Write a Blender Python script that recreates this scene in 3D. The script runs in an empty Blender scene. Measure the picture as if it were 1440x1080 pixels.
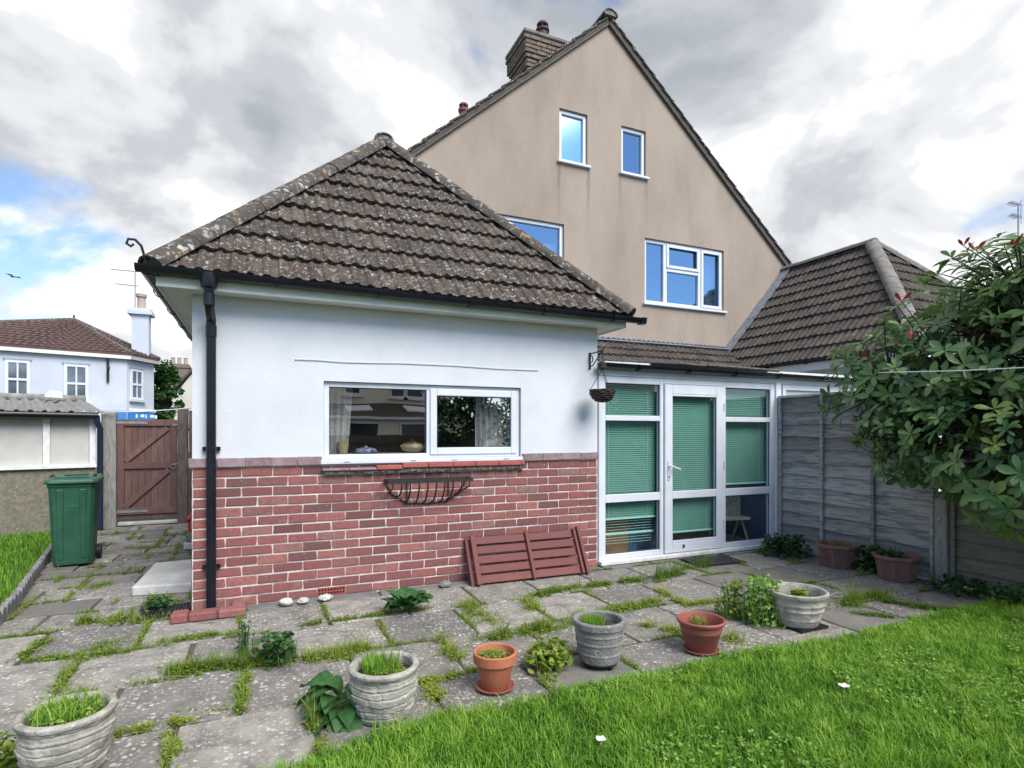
import bpy, bmesh, math, random
import numpy as np
from mathutils import Vector, Matrix, noise as mnoise
random.seed(7); np.random.seed(7)
D = bpy.data; S = bpy.context.scene; COL = S.collection
R = math.radians
# ------------------------------------------------------------------ camera
YAW = math.atan(800/1810.0)
FW = Vector((math.sin(YAW), math.cos(YAW), 0)); RT = Vector((math.cos(YAW), -math.sin(YAW), 0)); UP = Vector((0,0,1))
CP = Vector((.506, -5.251, 1.437)); FP = 800.0; HZ = 609.0
cam = D.cameras.new('camera'); co = D.objects.new('camera', cam); COL.objects.link(co)
co.location = CP; co.rotation_euler = (R(90), 0, -YAW)
cam.sensor_width = 36; cam.lens = 36*FP/1440; cam.shift_y = (HZ-540)/1440.0
cam.clip_start = .05; cam.clip_end = 2000
S.camera = co
# photo pixel -> point (on a plane, or at a depth)
def ray(px, py): return FW + RT*((px-720)/FP) + UP*((HZ-py)/FP)
def onY(px, py, y): d = ray(px,py); return CP + d*((y-CP.y)/d.y)
def onZ(px, py, z=0.0): d = ray(px,py); return CP + d*((z-CP.z)/d.z)
def dep(px, py, z): return CP + ray(px,py)*z
def proj(p):
    v = Vector(p)-CP; z = v.dot(FW)
    return 720+FP*v.dot(RT)/z, HZ-FP*v.z/z, z
# ------------------------------------------------------------------ world, sun, exposure
S.view_settings.view_transform = 'Standard'; S.view_settings.look = 'None'
S.view_settings.exposure = 1.38; S.view_settings.gamma = 1.0
SUN_EL, SUN_AZ = R(46), R(162)         # azimuth clockwise from +Y
sdir = Vector((math.sin(SUN_AZ)*math.cos(SUN_EL), math.cos(SUN_AZ)*math.cos(SUN_EL), math.sin(SUN_EL)))
W = D.worlds.new('World'); S.world = W; W.use_nodes = True
nt = W.node_tree; nt.nodes.clear()
def wn(t, **k):
    n = nt.nodes.new(t)
    for a, b in k.items(): setattr(n, a, b)
    return n
def wl(a, b): nt.links.new(a, b)
def wmath(op, a, b=None, c=None):
    n = wn('ShaderNodeMath', operation=op)
    for i, x in enumerate((a, b, c)):
        if x is None: continue
        if isinstance(x, (int, float)): n.inputs[i].default_value = x
        else: wl(x, n.inputs[i])
    return n.outputs[0]
sky = wn('ShaderNodeTexSky', sky_type='NISHITA'); sky.sun_disc = False
sky.sun_elevation = SUN_EL; sky.sun_rotation = SUN_AZ; sky.air_density = .9; sky.dust_density = .15; sky.ozone_density = 3.0
tc = wn('ShaderNodeTexCoord'); sp = wn('ShaderNodeSeparateXYZ'); wl(tc.outputs['Generated'], sp.inputs[0])
zz = wmath('ADD', wmath('MAXIMUM', sp.outputs[2], 0.0), .42)
cx = wmath('DIVIDE', sp.outputs[0], zz); cy = wmath('DIVIDE', sp.outputs[1], zz)
cb = wn('ShaderNodeCombineXYZ'); wl(cx, cb.inputs[0]); wl(cy, cb.inputs[1]); cb.inputs[2].default_value = 3.37
def wnoise(scale, det, rough, off):
    a = wn('ShaderNodeVectorMath', operation='ADD'); wl(cb.outputs[0], a.inputs[0]); a.inputs[1].default_value = off
    n = wn('ShaderNodeTexNoise'); n.inputs['Scale'].default_value = scale; n.inputs['Detail'].default_value = det
    n.inputs['Roughness'].default_value = rough; n.inputs['Distortion'].default_value = .25
    wl(a.outputs[0], n.inputs['Vector']); return n.outputs['Fac']
def wramp(fac, stops):
    r = wn('ShaderNodeValToRGB'); e = r.color_ramp.elements; r.color_ramp.interpolation = 'EASE'
    while len(e) < len(stops): e.new(.5)
    for i, (p, c) in enumerate(stops): e[i].position = p; e[i].color = (c[0], c[1], c[2], 1)
    wl(fac, r.inputs[0]); return r.outputs[0]
cover = wnoise(1.15, 8, .55, (1.3, 5.2, .7))
cover = wmath('ADD', cover, wmath('MULTIPLY_ADD', sp.outputs[1], .17, wmath('MULTIPLY', sp.outputs[2], .16)))      # the cloud breaks up towards the garden side
mask = wramp(cover, [(.572, (0,0,0)), (.640, (1,1,1))])
shade = wnoise(2.3, 7, .52, (2.1, 7.3, 2.2))
ccol = wramp(shade, [(.37, (.175,.188,.207)), (.455, (.24,.25,.267)), (.53, (.335,.342,.352)), (.59, (.45,.453,.456))])
b1 = wn('ShaderNodeBackground'); wl(sky.outputs[0], b1.inputs[0]); b1.inputs[1].default_value = .085
b2 = wn('ShaderNodeBackground'); wl(ccol, b2.inputs[0]); b2.inputs[1].default_value = 1.0
mx = wn('ShaderNodeMixShader'); wl(mask, mx.inputs[0]); wl(b1.outputs[0], mx.inputs[1]); wl(b2.outputs[0], mx.inputs[2])
wo = wn('ShaderNodeOutputWorld'); wl(mx.outputs[0], wo.inputs[0])
sl = D.lights.new('sun', 'SUN'); so = D.objects.new('sun', sl); COL.objects.link(so)
sl.energy = 2.0; sl.angle = R(38); sl.color = (1, .965, .92)
so.rotation_euler = (-sdir).to_track_quat('-Z', 'Y').to_euler(); so.location = (0, 0, 30)

# ------------------------------------------------------------------ materials
MATS = {}
def M(name, c1, c2=None, scale=6, detail=5, rough=.8, bump=0, bscale=60, rnd=None, spots=(), spec=.3, stretch=(1,1,1),
      metallic=0, attr=None, trans=0, stain=None, lo=.35, hi=.65, coat=0, rvar=0):
    if name in MATS: return MATS[name]
    m = D.materials.new(name); m.use_nodes = True; t = m.node_tree; N = t.nodes; L = t.links
    bs = N['Principled BSDF']; out = N['Material Output']
    bs.inputs['Roughness'].default_value = rough; bs.inputs['Metallic'].default_value = metallic
    bs.inputs['Specular IOR Level'].default_value = spec
    if coat: bs.inputs['Coat Weight'].default_value = coat
    ge = N.new('ShaderNodeNewGeometry'); mp = N.new('ShaderNodeMapping'); mp.inputs['Scale'].default_value = stretch
    L.new(ge.outputs['Position'], mp.inputs[0]); pos = mp.outputs[0]
    def noise(sc, det, rg=.6):
        n = N.new('ShaderNodeTexNoise'); n.inputs['Scale'].default_value = sc; n.inputs['Detail'].default_value = det
        n.inputs['Roughness'].default_value = rg; L.new(pos, n.inputs['Vector']); return n.outputs['Fac']
    def ramp(fac, stops, inter='LINEAR'):
        r = N.new('ShaderNodeValToRGB'); e = r.color_ramp.elements; r.color_ramp.interpolation = inter
        while len(e) < len(stops): e.new(.5)
        for i, (p, c) in enumerate(stops): e[i].position = p; e[i].color = (*c, 1) if len(c) == 3 else c
        L.new(fac, r.inputs[0]); return r.outputs[0]
    def mix(fac, a, b, mode='MIX'):
        n = N.new('ShaderNodeMix'); n.data_type = 'RGBA'; n.blend_type = mode
        for s, x in ((0, fac), (6, a), (7, b)):
            if isinstance(x, (int, float)): n.inputs[s].default_value = x
            elif isinstance(x, tuple): n.inputs[s].default_value = (*x, 1)
            else: L.new(x, n.inputs[s])
        return n.outputs[2]
    col = c1
    if rnd:
        oi = N.new('ShaderNodeObjectInfo'); k = len(rnd)
        col = ramp(oi.outputs['Random'], [(i/(k-1) if k > 1 else 0, c) for i, c in enumerate(rnd)])
    if attr:
        at = N.new('ShaderNodeAttribute'); at.attribute_name = 'rnd'; k = len(attr)
        col = ramp(at.outputs['Fac'], [(i/(k-1), c) for i, c in enumerate(attr)])
    if c2 is not None:
        f = ramp(noise(scale, detail), [(lo, (0,0,0)), (hi, (1,1,1))])
        if rnd or attr: col = mix(mix(1.0, f, (.75,.75,.75), 'MULTIPLY'), col, c2)
        else: col = mix(f, c1, c2)
    for s in spots:                              # (kind, scale, threshold, soft, colour)
        kind, sc, th, soft, c = s
        if kind == 'v':
            v = N.new('ShaderNodeTexVoronoi'); v.inputs['Scale'].default_value = sc
            dn = N.new('ShaderNodeTexNoise'); dn.inputs['Scale'].default_value = sc*1.3; dn.inputs['Detail'].default_value = 3; L.new(pos, dn.inputs['Vector'])
            vm = N.new('ShaderNodeVectorMath'); vm.operation = 'MULTIPLY_ADD'; L.new(dn.outputs['Color'], vm.inputs[0]); vm.inputs[1].default_value = (1.1/sc,)*3; L.new(pos, vm.inputs[2]); L.new(vm.outputs[0], v.inputs['Vector'])
            f = ramp(v.outputs['Distance'], [(max(0,th-soft), (1,1,1)), (th, (0,0,0))])
            hv = N.new('ShaderNodeSeparateColor'); L.new(v.outputs['Color'], hv.inputs[0])
            g = ramp(hv.outputs[0], [(.35, (0,0,0)), (.95, (1,1,1))]); f = mix(1.0, f, g, 'MULTIPLY')
            g = ramp(noise(max(1.2, sc*.09), 3), [(.36, (.12,.12,.12)), (.62, (1,1,1))]); f = mix(1.0, f, g, 'MULTIPLY')
        else:
            f = ramp(noise(sc, 6, .65), [(th, (0,0,0)), (th+soft, (1,1,1))])
        col = mix(f, col, c)
    if stain:
        for (x0, z0, w, ln, amt, dc) in stain:
            se = N.new('ShaderNodeSeparateXYZ'); L.new(ge.outputs['Position'], se.inputs[0])
            def mm(op, a, b):
                n = N.new('ShaderNodeMath'); n.operation = op; n.use_clamp = op in ('SUBTRACT',) and False
                for i, x in enumerate((a, b)):
                    if isinstance(x, (int, float)): n.inputs[i].default_value = x
                    else: L.new(x, n.inputs[i])
                return n.outputs[0]
            wob = mm('MULTIPLY', mm('SUBTRACT', noise(9, 3), .5), w*1.6)
            fx = mm('MAXIMUM', mm('SUBTRACT', 1.0, mm('DIVIDE', mm('ABSOLUTE', mm('ADD', mm('SUBTRACT', se.outputs[0], x0), wob), 0), w)), 0)
            dz = mm('SUBTRACT', z0, se.outputs[2])
            fz = mm('MULTIPLY', mm('GREATER_THAN', dz, 0.0), mm('MAXIMUM', mm('SUBTRACT', 1.0, mm('DIVIDE', dz, ln)), 0))
            col = mix(mm('MULTIPLY', mm('MULTIPLY', fx, fz), amt), col, dc)
    if isinstance(col, tuple): bs.inputs['Base Color'].default_value = (*col, 1)
    else: L.new(col, bs.inputs['Base Color'])
    if rvar:
        rr = N.new('ShaderNodeMapRange'); L.new(noise(scale*2, 4), rr.inputs[0]); rr.inputs[3].default_value = rough-rvar; rr.inputs[4].default_value = rough+rvar
        L.new(rr.outputs[0], bs.inputs['Roughness'])
    if bump:
        b = N.new('ShaderNodeBump'); b.inputs['Strength'].default_value = min(1, bump); b.inputs['Distance'].default_value = .01
        L.new(noise(bscale, 5), b.inputs['Height']); L.new(b.outputs[0], bs.inputs['Normal'])
    if trans:
        tr = N.new('ShaderNodeBsdfTranslucent'); ms = N.new('ShaderNodeMixShader'); ms.inputs[0].default_value = trans
        if isinstance(col, tuple): tr.inputs[0].default_value = (*col, 1)
        else: L.new(col, tr.inputs[0])
        L.new(bs.outputs[0], ms.inputs[1]); L.new(tr.outputs[0], ms.inputs[2]); L.new(ms.outputs[0], out.inputs[0])
    MATS[name] = m; return m
def glass(name, refl=.12, tint=(1,1,1), rough=0.0, diff_layer=None, wav=0, gcol=(1,1,1)):
    if name in MATS: return MATS[name]
    m = D.materials.new(name); m.use_nodes = True; t = m.node_tree; N = t.nodes; L = t.links; N.clear()
    o = N.new('ShaderNodeOutputMaterial'); tr = N.new('ShaderNodeBsdfTransparent'); tr.inputs[0].default_value = (*tint, 1)
    gl = N.new('ShaderNodeBsdfGlossy'); gl.inputs['Roughness'].default_value = rough; gl.inputs[0].default_value = (*gcol, 1)
    if wav:
        ge = N.new('ShaderNodeNewGeometry'); n = N.new('ShaderNodeTexNoise'); n.inputs['Scale'].default_value = 1.3
        L.new(ge.outputs['Position'], n.inputs['Vector'])
        b = N.new('ShaderNodeBump'); b.inputs['Strength'].default_value = wav; b.inputs['Distance'].default_value = .05
        L.new(n.outputs['Fac'], b.inputs['Height']); L.new(b.outputs[0], gl.inputs['Normal'])
    lw = N.new('ShaderNodeLayerWeight'); lw.inputs[0].default_value = .5
    pw_ = N.new('ShaderNodeMath'); pw_.operation = 'POWER'; L.new(lw.outputs['Facing'], pw_.inputs[0]); pw_.inputs[1].default_value = 5
    a = N.new('ShaderNodeMath'); a.operation = 'MULTIPLY_ADD'; L.new(pw_.outputs[0], a.inputs[0]); a.inputs[1].default_value = 1-refl-.04; a.inputs[2].default_value = refl+.04; a.use_clamp = True
    mxs = N.new('ShaderNodeMixShader'); L.new(a.outputs[0], mxs.inputs[0])
    L.new(tr.outputs[0], mxs.inputs[1])
    if diff_layer:
        df = N.new('ShaderNodeBsdfDiffuse'); df.inputs[0].default_value = (*diff_layer[0], 1)
        m2 = N.new('ShaderNodeMixShader'); m2.inputs[0].default_value = diff_layer[1]
        L.new(tr.outputs[0], m2.inputs[1]); L.new(df.outputs[0], m2.inputs[2]); L.new(m2.outputs[0], mxs.inputs[1])
    L.new(gl.outputs[0], mxs.inputs[2]); L.new(mxs.outputs[0], o.inputs[0])
    MATS[name] = m; return m

WHITE_SPOT = ('v', 26, .30, .12, (.45,.44,.41))
m_white = M('white_render', (.635,.655,.685), (.56,.58,.61), scale=1.6, lo=.45, hi=.75, rough=.9, bump=.6, bscale=120, spots=[('n', 3.1, .66, .12, (.45,.475,.51)), ('n', .7, .60, .2, (.50,.53,.58))])
m_brick = M('red_brick', (.3,.1,.1), (.13,.075,.07), scale=38, lo=.46, hi=.78, rough=.9, bump=.7, bscale=150, spec=.15,
            rnd=[(.15,.068,.066), (.31,.118,.106), (.21,.083,.079), (.37,.155,.13), (.175,.082,.08), (.29,.108,.098), (.24,.096,.092), (.33,.13,.114), (.27,.155,.135)],
            spots=[('n', 55, .64, .07, (.55,.45,.40)), ('n', 4, .62, .14, (.36,.22,.19))])
m_capbrick = M('cap_brick', (.3,.2,.2), (.34,.27,.27), scale=14, rough=.9, bump=.6, bscale=120, rnd=[(.20,.12,.125), (.27,.18,.19), (.16,.095,.10), (.3,.2,.2)])
m_mortar = M('pale_mortar', (.78,.70,.65), (.50,.43,.39), scale=7, rough=.95, bump=.7, bscale=90)
m_tile = M('brown_roof_tile', (.1,.09,.09), (.034,.029,.026), scale=9, lo=.35, hi=.7, rough=.92, bump=.8, bscale=70, spec=.12,
           rnd=[(.078,.060,.049), (.117,.091,.073), (.09,.071,.058), (.132,.104,.084)],
           spots=[('n', 20, .58, .06, (.27,.26,.24)), ('v', 20, .34, .15, (.50,.48,.44)), ('v', 40, .36, .15, (.36,.345,.315)), ('n', 3.3, .67, .06, (.34,.19,.06))])
m_tile2 = M('brown_roof_tile_clean', (.1,.09,.09), (.055,.05,.048), scale=7, rough=.92, bump=.7, bscale=70, spec=.12,
           rnd=[(.088,.073,.062), (.13,.11,.093), (.105,.088,.075), (.145,.124,.105)], spots=[('n', 12, .64, .08, (.27,.255,.225))])
m_hip = M('lichened_hip_tile', (.105,.088,.073), (.055,.047,.041), scale=7, rough=.95, bump=1, bscale=60,
          spots=[('v', 13, .42, .15, (.48,.47,.44)), ('n', 6.5, .61, .07, (.38,.21,.07)), ('n', 22, .58, .06, (.33,.325,.29)), ('n', 3, .62, .1, (.075,.07,.066))])
m_hip2 = M('grey_hip_tile', (.24,.225,.20), (.15,.14,.125), scale=10, rough=.95, bump=1, bscale=60, spots=[('n', 16, .64, .08, (.36,.35,.31))])
m_fascia = M('cream_fascia', (.66,.665,.61), (.57,.58,.53), scale=3, rough=.5)
m_gutter = M('black_gutter', (.006,.007,.011), (.011,.012,.018), scale=5, rough=.32, spec=.35)
m_upvc = M('white_upvc', (.64,.665,.71), (.58,.605,.65), scale=4, rough=.35, spec=.45)
m_seal = M('dark_seal', (.025,.025,.03), rough=.6)
st = []
for x0 in (5.50, 6.13): st += [(x0, 6.40, .055, 1.3, .62, (.12,.10,.09))]
for x0 in (6.84, 7.46): st += [(x0, 6.44, .05, .9, .45, (.13,.11,.10))]
st += [(5.8, 6.40, .42, .22, .5, (.16,.135,.12)), (7.15, 6.44, .38, .2, .5, (.16,.135,.12)), (8.4, 3.98, 1.2, .25, .45, (.18,.15,.13))]
m_gable = M('beige_pebble_render', (.37,.302,.244), (.29,.233,.186), scale=.9, detail=8, rough=.95, bump=1, bscale=70, stretch=(1.6,1.6,.55), lo=.38, hi=.72,
            stain=st, spots=[('n', 2.0, .68, .12, (.20,.165,.145))])
m_lead = M('lead_flashing', (.30,.33,.38), (.20,.225,.26), scale=8, rough=.55, metallic=.3)
m_chim = M('chimney_brick', (.2,.15,.12), (.09,.07,.06), scale=20, rough=.95, bump=.6, bscale=90, rnd=[(.18,.14,.11), (.27,.21,.16), (.21,.165,.13), (.31,.235,.175)])
m_chimmort = M('chimney_mortar', (.42,.40,.36), (.3,.28,.25), scale=15, rough=.95)
m_terra = M('terracotta', (.46,.165,.085), (.36,.115,.062), scale=9, rough=.85, bump=.25, bscale=80, spots=[('n', 7, .66, .1, (.55,.30,.20))])
m_plaspot = M('brown_plastic', (.30,.095,.075), (.25,.08,.066), scale=5, rough=.5)
m_stone = M('cast_stone', (.44,.42,.36), (.24,.23,.195), scale=12, rough=.95, bump=1, bscale=45, spots=[('n', 30, .62, .06, (.52,.51,.46)), ('n', 5, .64, .1, (.20,.22,.15))])
m_stone2 = M('grey_cast_stone', (.25,.245,.235), (.165,.16,.15), scale=12, rough=.95, bump=1, bscale=60, spots=[('n', 34, .60, .05, (.46,.45,.42)), ('n', 5, .66, .1, (.2,.17,.11))])
m_trough = M('weathered_terracotta', (.25,.13,.10), (.17,.095,.078), scale=8, rough=.9, bump=.5, bscale=60, spots=[('n', 10, .64, .08, (.32,.22,.18))])
m_soil = M('soil', (.035,.026,.02), (.06,.045,.033), scale=30, rough=1, bump=1, bscale=60)
m_slab = M('aggregate_slab', (.2,.19,.18), (.10,.096,.095), scale=7, lo=.38, hi=.72, rough=.92, bump=1, bscale=75,
           rnd=[(.155,.143,.128), (.29,.266,.232), (.20,.185,.164), (.35,.322,.28), (.17,.159,.145), (.25,.23,.202)],
           spots=[('n', 46, .60, .05, (.34,.33,.31)), ('n', 1.7, .58, .12, (.11,.103,.092)), ('v', 34, .46, .16, (.66,.635,.59)), ('v', 60, .46, .2, (.48,.455,.415)), ('n', 2.6, .66, .08, (.085,.085,.082))])
m_slab2 = M('plain_slab', (.2,.19,.18), (.13,.125,.118), scale=5, rough=.92, bump=.8, bscale=90,
            rnd=[(.20,.186,.166), (.27,.25,.22), (.16,.15,.136)], spots=[('n', 30, .64, .06, (.36,.35,.32)), ('n', 3, .62, .1, (.12,.118,.11))])
m_joint = M('joint_soil', (.07,.062,.046), (.12,.105,.08), scale=20, rough=1, bump=1, bscale=80)
m_conc = M('concrete', (.58,.57,.54), (.42,.41,.385), scale=5, rough=.9, bump=.5, bscale=70, spots=[('n', 9, .62, .1, (.55,.54,.51))])
m_darkconc = M('dark_concrete', (.21,.20,.19), (.15,.145,.135), scale=6, rough=.95, bump=.8, bscale=80, spots=[('n', 26, .64, .06, (.34,.33,.31))])
m_kerb = M('kerb_concrete', (.24,.24,.24), (.13,.13,.13), scale=12, rough=.95, bump=1, bscale=60)
m_ground = M('ground', (.09,.085,.075), (.06,.07,.04), scale=.8, rough=1)
m_turf = M('turf', (.022,.05,.009), (.04,.075,.014), scale=8, rough=1, bump=1, bscale=40)
m_grass = M('grass_blade', (.1,.2,.03), rough=.55, attr=[(.05,.13,.015), (.145,.32,.03), (.26,.46,.05), (.48,.58,.13)], trans=.42, spec=.3)
m_clover = M('clover_leaf', (.1,.2,.03), rough=.6, attr=[(.10,.23,.03), (.18,.35,.055), (.30,.46,.11)], trans=.35)
m_weed = M('weed_leaf', (.1,.2,.03), rough=.6, attr=[(.06,.13,.022), (.13,.23,.03), (.25,.34,.045), (.34,.36,.09)], trans=.4)
m_dkleaf = M('dark_leaf', (.1,.2,.03), rough=.5, attr=[(.018,.055,.016), (.035,.10,.025), (.065,.16,.035)], trans=.25, spec=.4)
m_hosta = M('broad_leaf', (.03,.09,.025), (.055,.15,.04), scale=25, rough=.45, trans=.22, bump=.5, bscale=50)
LEAFC = [(.05,.115,.055), (.085,.18,.072), (.13,.24,.08), (.18,.29,.09), (.135,.25,.10), (.28,.38,.11)]
m_leafO = M('shrub_leaf', (.03,.09,.03), rough=.33, rnd=LEAFC, trans=.26, spec=.5)
m_leafM = M('shrub_leaf_mass', (.03,.09,.03), rough=.33, attr=LEAFC, trans=.26, spec=.5)
m_leafY = M('variegated_leaf', (.30,.34,.07), (.07,.17,.035), scale=30, rough=.4, trans=.25)
m_leafR = M('red_young_leaf', (.36,.045,.05), (.25,.03,.03), scale=20, rough=.4, trans=.3)
m_bark = M('bark', (.07,.055,.045), (.035,.028,.024), scale=15, rough=.95, bump=1, bscale=40)
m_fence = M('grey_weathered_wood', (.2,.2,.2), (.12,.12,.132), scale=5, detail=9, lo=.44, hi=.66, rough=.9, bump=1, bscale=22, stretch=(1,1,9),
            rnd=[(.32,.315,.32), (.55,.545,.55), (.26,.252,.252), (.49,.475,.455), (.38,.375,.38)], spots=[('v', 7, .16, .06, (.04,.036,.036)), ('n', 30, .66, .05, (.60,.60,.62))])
m_fence2 = M('brown_shaded_wood', (.2,.2,.2), (.11,.10,.075), scale=4, detail=8, rough=.9, bump=.8, bscale=18, stretch=(1,1,9), rnd=[(.24,.22,.175), (.18,.165,.13), (.28,.255,.20)])  # shade under the shrub put into a darker brown wood colour
m_post = M('grey_post', (.36,.355,.335), (.22,.215,.20), scale=8, rough=.9, bump=.7, bscale=40, stretch=(6,6,1))
m_gate = M('brown_gate_wood', (.15,.08,.06), (.11,.072,.065), scale=5, detail=8, rough=.85, bump=.7, bscale=25, stretch=(7,7,1),
           rnd=[(.17,.092,.078), (.23,.128,.108), (.195,.107,.09), (.15,.083,.071)])
m_gatepost = M('dark_post_wood', (.19,.15,.125), (.10,.08,.07), scale=6, detail=8, rough=.9, bump=.8, bscale=30, stretch=(7,7,1))
m_slat = M('stained_red_wood', (.2,.07,.06), (.13,.042,.04), scale=6, detail=7, rough=.6, bump=.4, bscale=25, stretch=(1,6,6), rnd=[(.125,.04,.037), (.165,.054,.046), (.14,.045,.041), (.185,.064,.05)])
m_bin = M('green_bin_plastic', (.016,.082,.043), (.03,.105,.06), scale=6, rough=.45, spec=.4, rvar=.08)
m_blackpl = M('black_plastic', (.015,.015,.017), rough=.5)
m_iron = M('black_iron', (.018,.018,.02), (.05,.045,.04), scale=30, lo=.5, hi=.8, rough=.6, spec=.4)
m_metal = M('galvanised', (.42,.43,.45), (.3,.31,.33), scale=12, rough=.4, metallic=.7)
m_wicker = M('dark_wicker', (.085,.065,.055), (.03,.024,.022), scale=60, rough=.9, bump=1, bscale=90)
m_blind = M('green_blind', (.20,.45,.365), (.18,.41,.33), scale=3, rough=.5, trans=.25)
m_blindrail = M('green_blind_rail', (.45,.74,.62), rough=.45)
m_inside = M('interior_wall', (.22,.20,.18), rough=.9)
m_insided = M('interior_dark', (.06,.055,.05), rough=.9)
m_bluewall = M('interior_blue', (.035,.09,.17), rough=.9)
m_card = M('cardboard', (.33,.19,.10), (.27,.155,.08), scale=5, rough=.9)
m_bluebox = M('blue_box', (.06,.19,.30), (.04,.13,.22), scale=9, rough=.6, spots=[('n', 12, .6, .05, (.45,.5,.52))])
m_lace = M('lace_curtain', (.85,.86,.84), (.5,.53,.52), scale=38, lo=.5, hi=.62, rough=.9, trans=.35)
m_curt = M('printed_curtain', (.85,.86,.82), (.42,.50,.50), scale=22, lo=.52, hi=.60, rough=.9, trans=.25)
m_floral = M('floral_fabric', (.62,.58,.50), (.25,.33,.38), scale=30, lo=.5, hi=.56, rough=.9, spots=[('n', 22, .62, .04, (.5,.28,.14))])
m_cream = M('cream_glaze', (.62,.52,.30), (.54,.44,.25), scale=6, rough=.25, spec=.5)
m_brownlid = M('brown_glaze', (.14,.06,.035), rough=.25, spec=.5)
m_bluedish = M('blue_white_enamel', (.55,.62,.72), (.09,.17,.38), scale=28, lo=.5, hi=.56, rough=.25, spec=.5)
m_asb = M('asbestos_sheet', (.30,.29,.275), (.16,.155,.15), scale=9, rough=.95, bump=.8, bscale=60, spots=[('n', 12, .62, .06, (.46,.45,.42)), ('n', 4, .64, .1, (.10,.10,.09))])
m_pebdash = M('pebbledash', (.23,.205,.155), (.14,.13,.095), scale=18, rough=1, bump=1, bscale=60, spots=[('v', 36, .28, .1, (.42,.40,.34)), ('n', 1.5, .6, .15, (.17,.17,.10))])
m_board = M('pale_board', (.52,.51,.47), (.42,.41,.385), scale=2.5, detail=7, rough=.7, spots=[('n', 5, .68, .05, (.64,.63,.6))])
m_chip = M('flaking_white_paint', (.74,.74,.73), (.60,.59,.57), scale=12, rough=.7, spots=[('n', 20, .66, .04, (.22,.2,.18))])
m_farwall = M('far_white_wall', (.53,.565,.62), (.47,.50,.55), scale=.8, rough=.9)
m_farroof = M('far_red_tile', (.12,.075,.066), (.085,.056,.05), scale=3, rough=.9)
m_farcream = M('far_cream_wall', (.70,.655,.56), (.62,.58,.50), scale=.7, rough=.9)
m_bluesign = M('blue_sign', (.03,.20,.52), rough=.5)
m_signwhite = M('sign_white', (.8,.82,.84), rough=.5)
m_redtile = M('red_sill_tile', (.38,.10,.085), (.30,.075,.068), scale=12, rough=.6, bump=.3, bscale=60)
m_mortdk = M('dirty_mortar', (.10,.085,.07), (.17,.15,.13), scale=20, rough=1, bump=1, bscale=60)
m_mat = M('black_rubber', (.02,.021,.026), (.035,.036,.042), scale=20, rough=.8, bump=.6, bscale=120)
m_whitest = M('white_stone', (.58,.57,.54), (.38,.37,.35), scale=18, rough=.9, bump=.8, bscale=40)
m_air = M('airbrick_clay', (.34,.085,.065), (.27,.07,.055), scale=12, rough=.8)
m_dark = M('void', (.008,.008,.008), rough=1)
m_petal = M('white_petal', (.82,.8,.8), rough=.6, trans=.2)
m_cord = M('pale_cord', (.62,.64,.64), rough=.7)
m_wallcable = M('painted_cable', (.52,.55,.52), rough=.6)
g_kit = glass('kitchen_glass', .34, (.86,.88,.88), wav=.03)
g_cons = glass('porch_glass', .05, (.90,.93,.93), wav=.03)
g_up = glass('upstairs_glass', .40, (.6,.7,.8), wav=.03, gcol=(.52,.76,1.0))  # blue of the reflected sky put into the gloss colour
g_obs = glass('obscured_glass', .50, (.6,.7,.8), rough=.10, diff_layer=((.13,.36,.62), .75), gcol=(.5,.75,1.0))  # sky-blue reflection put into the gloss colour, plus a blue diffuse layer
g_far = glass('far_glass', .2, (.35,.38,.42))

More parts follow.
